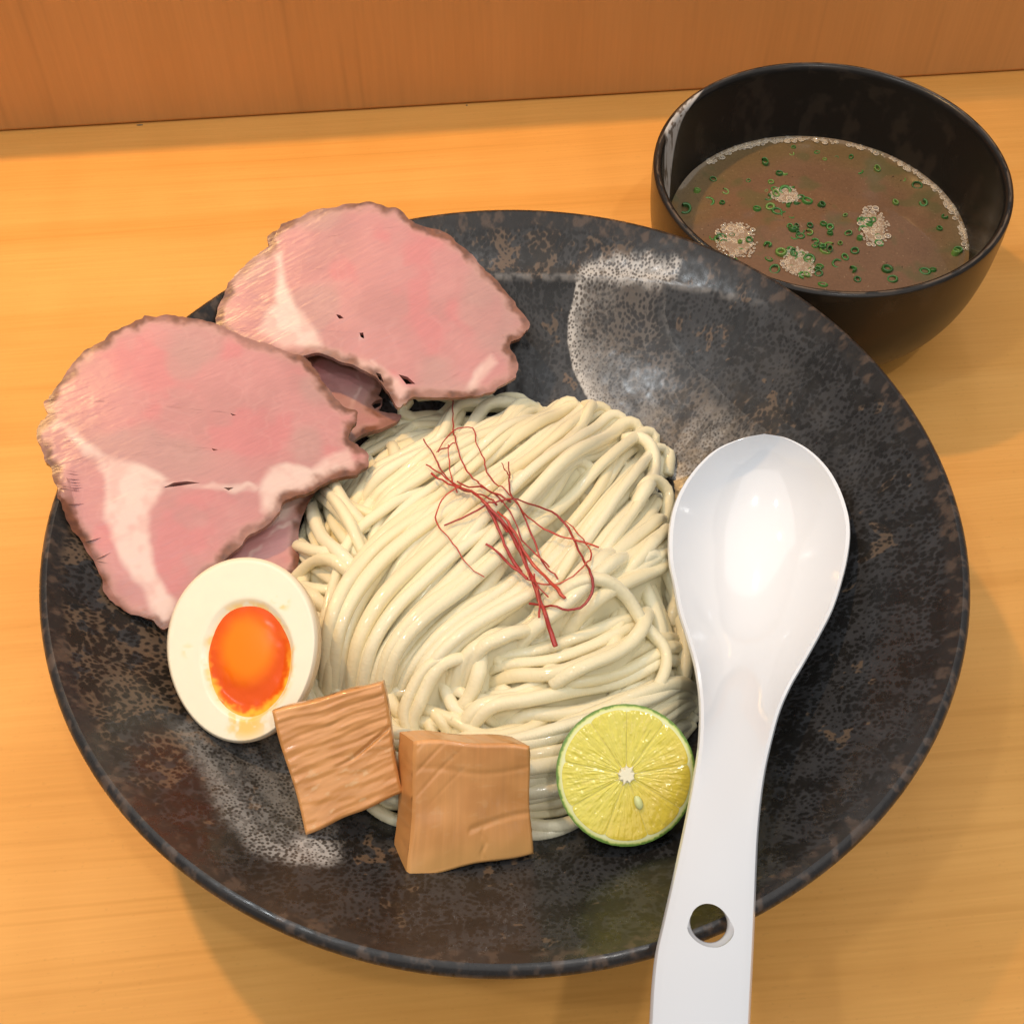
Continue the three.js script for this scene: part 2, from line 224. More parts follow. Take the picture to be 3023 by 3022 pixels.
{
  const t = thing('soup_bowl', 'round black glazed bowl with brown lip, full of brown soup, behind the plate', 'bowl'); t.position.set(BC[0], 0, BC[1]);
  const P = [[0.0001, 0.010], [0.030, 0.011], [0.046, 0.018], [0.0535, 0.028], [0.0572, 0.038], [0.0595, 0.050], [0.0608, 0.060], [0.0615, 0.0638], [0.0628, 0.0652], [0.0642, 0.0648], [0.0647, 0.0630], [0.0646, 0.054], [0.0637, 0.042], [0.0612, 0.030], [0.0562, 0.019], [0.0490, 0.011], [0.0410, 0.0062], [0.0385, 0.0045], [0.0380, 0.0006], [0.0350, 0.0003], [0.0345, 0.005], [0.0001, 0.006]];
  const curve = new THREE.SplineCurve(P.map(([a, b]) => new THREE.Vector2(a, b))), pts = curve.getPoints(130);
  const g = grid(160, 130, (a, b) => { const th = a * 2 * Math.PI, p = pts[Math.round(b * 130)], r = Math.max(1e-5, p.x) * (1 + 0.006 * Math.sin(2 * th + 1)); return [Math.sin(th) * r, Math.max(0.0003, p.y), -Math.cos(th) * r, a, b]; }, true);
  mesh('body', g, phys({ map: bowlT, roughness: 0.26, specularIntensity: 0.6 }), t);
}
const SY = 0.035;
const soupT = tex(1024, 1024, (u, v) => {
  const x = (u - 0.5) * 114, z = (v - 0.5) * 114, r = Math.hypot(x, z);
  const wx = x + 9 * (fbm(x / 18, z / 18, 303, 3) - 0.5), wz = z + 9 * (fbm(x / 18, z / 18, 305, 3) - 0.5);
  const n = fbm(wx / 14, wz / 14, 307, 4), oil = sst(38, 54, r + 14 * (fbm(x / 16, z / 16, 309, 3) - 0.5));
  let c = mix3([0.165, 0.090, 0.048], [0.13, 0.070, 0.037], n); c = mix3(c, [0.145, 0.098, 0.040], oil * 0.8);
  const fine = vn(x / 0.35, z / 0.35, 311) * 0.5 + vn(x / 0.8, z / 0.8, 313) * 0.5; c = c.map((k) => k * (0.88 + 0.24 * fine));
  if (vn(x / 0.55, z / 0.55, 315) > 0.955 && vn(x / 6, z / 6, 316) > 0.55) c = [0.03, 0.018, 0.01];
  if (vn(x / 0.5, z / 0.5, 321) > 0.95) c = mix3(c, [0.32, 0.22, 0.13], 0.6);
  c = mix3(c, [0.075, 0.085, 0.030], 0.45 * sst(0.58, 0.75, fbm(wx / 9 + 4, wz / 9, 323, 3)));
  return c;
});
{
  const g = grid(96, 40, (a, b) => { const th = a * 2 * Math.PI, r = 0.0566 * Math.max(b, 1e-4), x = Math.sin(th) * r, z = -Math.cos(th) * r; const men = 0.0011 * Math.exp((r - 0.0566) / 0.0014); return [x, men + 0.00035 * (fbm(x * 120, z * 120, 331, 3) - 0.5), z, x / 0.114 + 0.5, z / 0.114 + 0.5]; }, true);
  const s = solo('dipping_soup', g, phys({ map: soupT, roughness: 0.1, clearcoat: 0.4, clearcoatRoughness: 0.03, ior: 1.38 }), 'cloudy brown dipping soup filling the black bowl halfway up', 'soup'); s.position.set(BC[0], SY, BC[1]);
}
{
  const r = rng(77), greens = [[0.036, 0.135, 0.024], [0.05, 0.17, 0.030], [0.028, 0.10, 0.020], [0.12, 0.22, 0.04]].map((c) => phys({ color: lin(...c), roughness: 0.4, clearcoat: 0.2, clearcoatRoughness: 0.2 }));
  const sc = pairs([107.2,-421.0,101.5,-415.6,106.3,-410.2,112.1,-406.7,101.8,-398.6,94.2,-399.7,104.7,-396.8,114.1,-404.4,119.2,-402.0,109.5,-387.2,106.8,-383.8,112.4,-386.1,120.9,-389.4,119.1,-379.4,120.7,-369.6,127.6,-386.1,128.3,-376.1,100.5,-375.0,105.7,-375.0,110.5,-371.7,103.3,-367.4,108.7,-363.2,113.2,-364.2,95.6,-371.7,126.8,-361.1,138.7,-366.4,140.0,-361.1,155.6,-365.8,165.6,-375.0,168.2,-376.1,158.4,-413.8,158.8,-403.2,153.6,-417.4,137.0,-422.3,135.2,-430.9,122.0,-434.0,78.9,-417.4,76.1,-404.4,66.5,-399.7,82.9,-410.2,72.0,-410.2,133.3,-388.3,135.9,-390.6,148.0,-403.2,138.1,-380.5,75.8,-383.8,85.6,-376.1,89.2,-381.6,117.1,-376.1,152.6,-365.3,165.8,-395.1,102.5,-411.4,108.9,-412.6,110.1,-403.2,97.2,-366.4,107.8,-373.9,106.7,-388.3,124.1,-372.8,100.4,-427.2,144.3,-423.5]);
  for (const [x, z] of [[103, -404], [109, -386], [107, -372], [112, -367], [80, -384], [135, -393], [118, -378]]) for (let k = 0; k < 6; k++) sc.push([x + 9 * (r() - 0.5), z + 9 * (r() - 0.5), k % 2]);
  for (let k = 0; k < 26; k++) { const a = r() * 6.28, q = 0.052 * Math.sqrt(r()); sc.push([(BC[0] + q * Math.sin(a)) * 1000, (BC[1] + q * Math.cos(a)) * 1000, 1]); }
  sc.forEach(([x, z, small]) => {
    const dx = x / 1000 - BC[0], dz = z / 1000 - BC[1]; let rr = Math.hypot(dx, dz), f = rr > 0.0525 ? 0.0525 / rr : 1;
    const R0 = (small ? 0.0007 : 0.0011) + 0.0011 * r() * r(), wall = R0 * (0.22 + 0.2 * r()), h = 0.0009 + 0.0008 * r(), arc = r() < 0.2 ? 3.4 + 2 * r() : 6.2832, P = [[-wall, -h], [-wall * 0.8, h * 0.85], [0, h], [wall * 0.8, h * 0.85], [wall, -h], [-wall, -h]].map(([a, b]) => new THREE.Vector2(R0 + a, b));
    const gi = Math.min(3, Math.floor(Math.pow(r(), 1.2) * 4)), g = new THREE.LatheGeometry(P, 14, 0, arc); g.scale(1, 1, 0.65 + 0.5 * r());
    const m = solo('scallion_ring', g, greens[gi], (R0 > 0.0013 ? 'wide ' : 'tiny ') + ['mid green', 'fresh green', 'dark green', 'yellow green'][gi] + (arc < 6 ? ' broken scallion ring' : ' scallion ring') + ' floating in the brown soup', 'scallion', 'scallion rings floating in the soup');
    m.position.set(BC[0] + dx * f, SY - 0.0011 + 0.0010 * r(), BC[1] + dz * f); m.rotation.set((r() - 0.5) * 0.7, r() * 6.28, (r() - 0.5) * 0.7);
  });
  // foam: bubbles with a wet rim ring
  const bub = phys({ color: lin(0.93, 0.88, 0.78), roughness: 0.06, transmission: 0.82, ior: 1.33, clearcoat: 1, clearcoatRoughness: 0.03 });
  const rim = phys({ color: lin(0.66, 0.55, 0.41), roughness: 0.3, clearcoat: 0.6, clearcoatRoughness: 0.1 });
  const film = phys({ color: lin(0.25, 0.165, 0.098), roughness: 0.3, clearcoat: 0.3, clearcoatRoughness: 0.2 });
  const bg = (s) => { const d = new THREE.SphereGeometry(s, 14, 7, 0, 6.2832, 0, 1.5); d.scale(1, 0.75, 1); return d; };
  const FO = [[84.0,-382.2,8.3,9.9],[106.3,-407.3,5.1,4.7],[137.2,-389.4,5.5,10.6],[106.5,-369.6,6.0,8.0]], lab = ['pale foam patch on the soup by the plate side of the bowl', 'small pale foam patch on scallions in the middle of the soup', 'tall pale foam patch beside the shiny streak in the soup', 'pale foam patch among scallions at the front of the soup'];
  FO.forEach(([cx, cz, a, b], k) => {
    const t = thing('foam_patch', lab[k], 'foam'); t.position.set(cx / 1000, SY + 0.0004, cz / 1000);
    const put = []; for (let tr = 0; tr < 6000 && put.length < 110; tr++) {
      const s = 0.00036 + 0.0010 * Math.pow(r(), 3), th = r() * 6.28, q = Math.sqrt(r()), x = Math.cos(th) * q * a / 1000 * (0.85 + 0.3 * vn(th * 1.3, k, 7)), z = Math.sin(th) * q * b / 1000 * (0.85 + 0.3 * vn(th * 1.3, k, 9));
      if (put.every((p) => Math.hypot(p[0] - x, p[1] - z) > (p[2] + s) * 0.93)) put.push([x, z, s]);
    }
    const fs = new THREE.Shape(); for (let q = 0; q < 60; q++) { const th = q / 60 * 6.2832, w = 0.72 * (0.85 + 0.3 * vn(th * 1.3, k, 7)) * (0.86 + 0.28 * fbm(th * 3, k * 3, 15, 2)); q ? fs.lineTo(Math.cos(th) * a / 1000 * w, -Math.sin(th) * b / 1000 * w) : fs.moveTo(a / 1000 * w, 0); }
    const fg = new THREE.ExtrudeGeometry(fs, { depth: 0.0003, bevelEnabled: true, bevelSize: 0.0004, bevelThickness: 0.0002, bevelSegments: 2 }); fg.rotateX(-Math.PI / 2); mesh('foam_film', fg, film, t).position.y = -0.0004;
    put.forEach(([x, z, s]) => { const m = mesh('bubble', bg(s), bub, t); m.position.set(x, 0, z); const tr = new THREE.TorusGeometry(s * 0.97, s * 0.17, 6, 16); tr.rotateX(Math.PI / 2); const q = mesh('bubble_rim', tr, rim, m); q.position.y = s * 0.08; });
  });
  const parts = [], rims = []; for (let k = 0; k < 330; k++) {
    const th = r(), ang = th < 0.5 ? mix(-0.75, 0.28, r()) : mix(0.35, 1.75, r()), s = 0.00035 + 0.0008 * Math.pow(r(), 2), q = 0.0562 - 0.0022 * Math.pow(r(), 2), x = Math.sin(ang) * q, z = -Math.cos(ang) * q;
    const g = bg(s); g.translate(x, 0.0006, z); parts.push(g); const to = new THREE.TorusGeometry(s * 0.97, s * 0.16, 5, 12); to.rotateX(Math.PI / 2); to.translate(x, 0.0006, z); rims.push(to);
  }
  const e = thing('edge_foam', 'line of fine bubbles where soup meets the back wall of the bowl', 'foam'); e.position.set(BC[0], SY, BC[1]);
  mesh('bubbles', mergeGeometries(parts), bub, e).userData.kind = 'stuff'; mesh('bubble_rims', mergeGeometries(rims), rim, e).userData.kind = 'stuff';
}

// ---------------------------------------------------------------- noodles
const NR = 0.00188;
const mound = (x, z) => { const r2 = ((x + 0.006) / 0.068) ** 2 + ((z + 0.222) / 0.077) ** 2; return 0.018 + 0.044 * Math.pow(Math.max(0, 1 - r2), 0.55); };
const GX0 = -0.10, GZ0 = -0.33, GS = 0.0007, GN = 300, HM = new Float32Array(GN * GN);
for (let j = 0; j < GN; j++) for (let i = 0; i < GN; i++) { const x = GX0 + i * GS, z = GZ0 + j * GS; HM[j * GN + i] = Math.max(plateWorldY(x, z), mound(x, z) - 0.0085); }
const hAt = (x, z) => { const i = clamp(Math.round((x - GX0) / GS), 0, GN - 1), j = clamp(Math.round((z - GZ0) / GS), 0, GN - 1); return HM[j * GN + i]; };
function lay(xz, rad, sink, lift = 0, dive = 0) {                 // drapes a strand over what lies there, then adds it to the height field
  const c = new THREE.CatmullRomCurve3(xz.map(([x, z]) => new THREE.Vector3(x / 1000, 0, z / 1000)), false, 'centripetal');
  const n = Math.max(8, Math.round(c.getLength() / 0.0017)), P = c.getSpacedPoints(n);
  let y = P.map((p) => { let m = 0, s = 0, w = 0; for (let a = -2; a <= 2; a++) for (let b = -2; b <= 2; b++) { if (a * a + b * b > 5) continue; const h = hAt(p.x + a * rad * 0.38, p.z + b * rad * 0.38); m = Math.max(m, h); s += h; w++; } return mix(s / w, m, sink < 0 ? 0.8 : 0.28) + rad * (1 - sink); });
  for (let pass = 0; pass < 3; pass++) { const q = y.slice(); for (let i = 0; i < y.length; i++) { let s = 0, w = 0; for (let k = -4; k <= 4; k++) { const j = clamp(i + k, 0, y.length - 1), e = Math.exp(-k * k / 9); s += q[j] * e; w += e; } y[i] = Math.max(s / w, sink < 0 ? q[i] - 0.0001 : pass < 2 ? q[i] - 0.0006 : s / w); } }
  const L = P.length - 1;
  P.forEach((p, i) => {
    p.y = Math.min(y[i] + lift, 0.0705 - 1.5 * Math.max(0, p.x - 0.031));                       // the spoon lies on the right side of the heap
    if (dive) { const e = Math.min(i, L - i) / 7; if (e < 1) p.y = Math.max(p.y - dive * (1 - e) * (1 - e), plateWorldY(p.x, p.z) + rad); }
  });
  for (const p of P) { const k = Math.ceil(rad / GS) + 1, ci = Math.round((p.x - GX0) / GS), cj = Math.round((p.z - GZ0) / GS); for (let b = -k; b <= k; b++) for (let a = -k; a <= k; a++) { const i = ci + a, j = cj + b; if (i < 0 || j < 0 || i >= GN || j >= GN) continue; const dx = GX0 + i * GS - p.x, dz = GZ0 + j * GS - p.z, d2 = rad * rad - dx * dx - dz * dz; if (d2 > 0) { const h = p.y + Math.sqrt(d2); if (h > HM[j * GN + i]) HM[j * GN + i] = h; } } }
  return P;
}
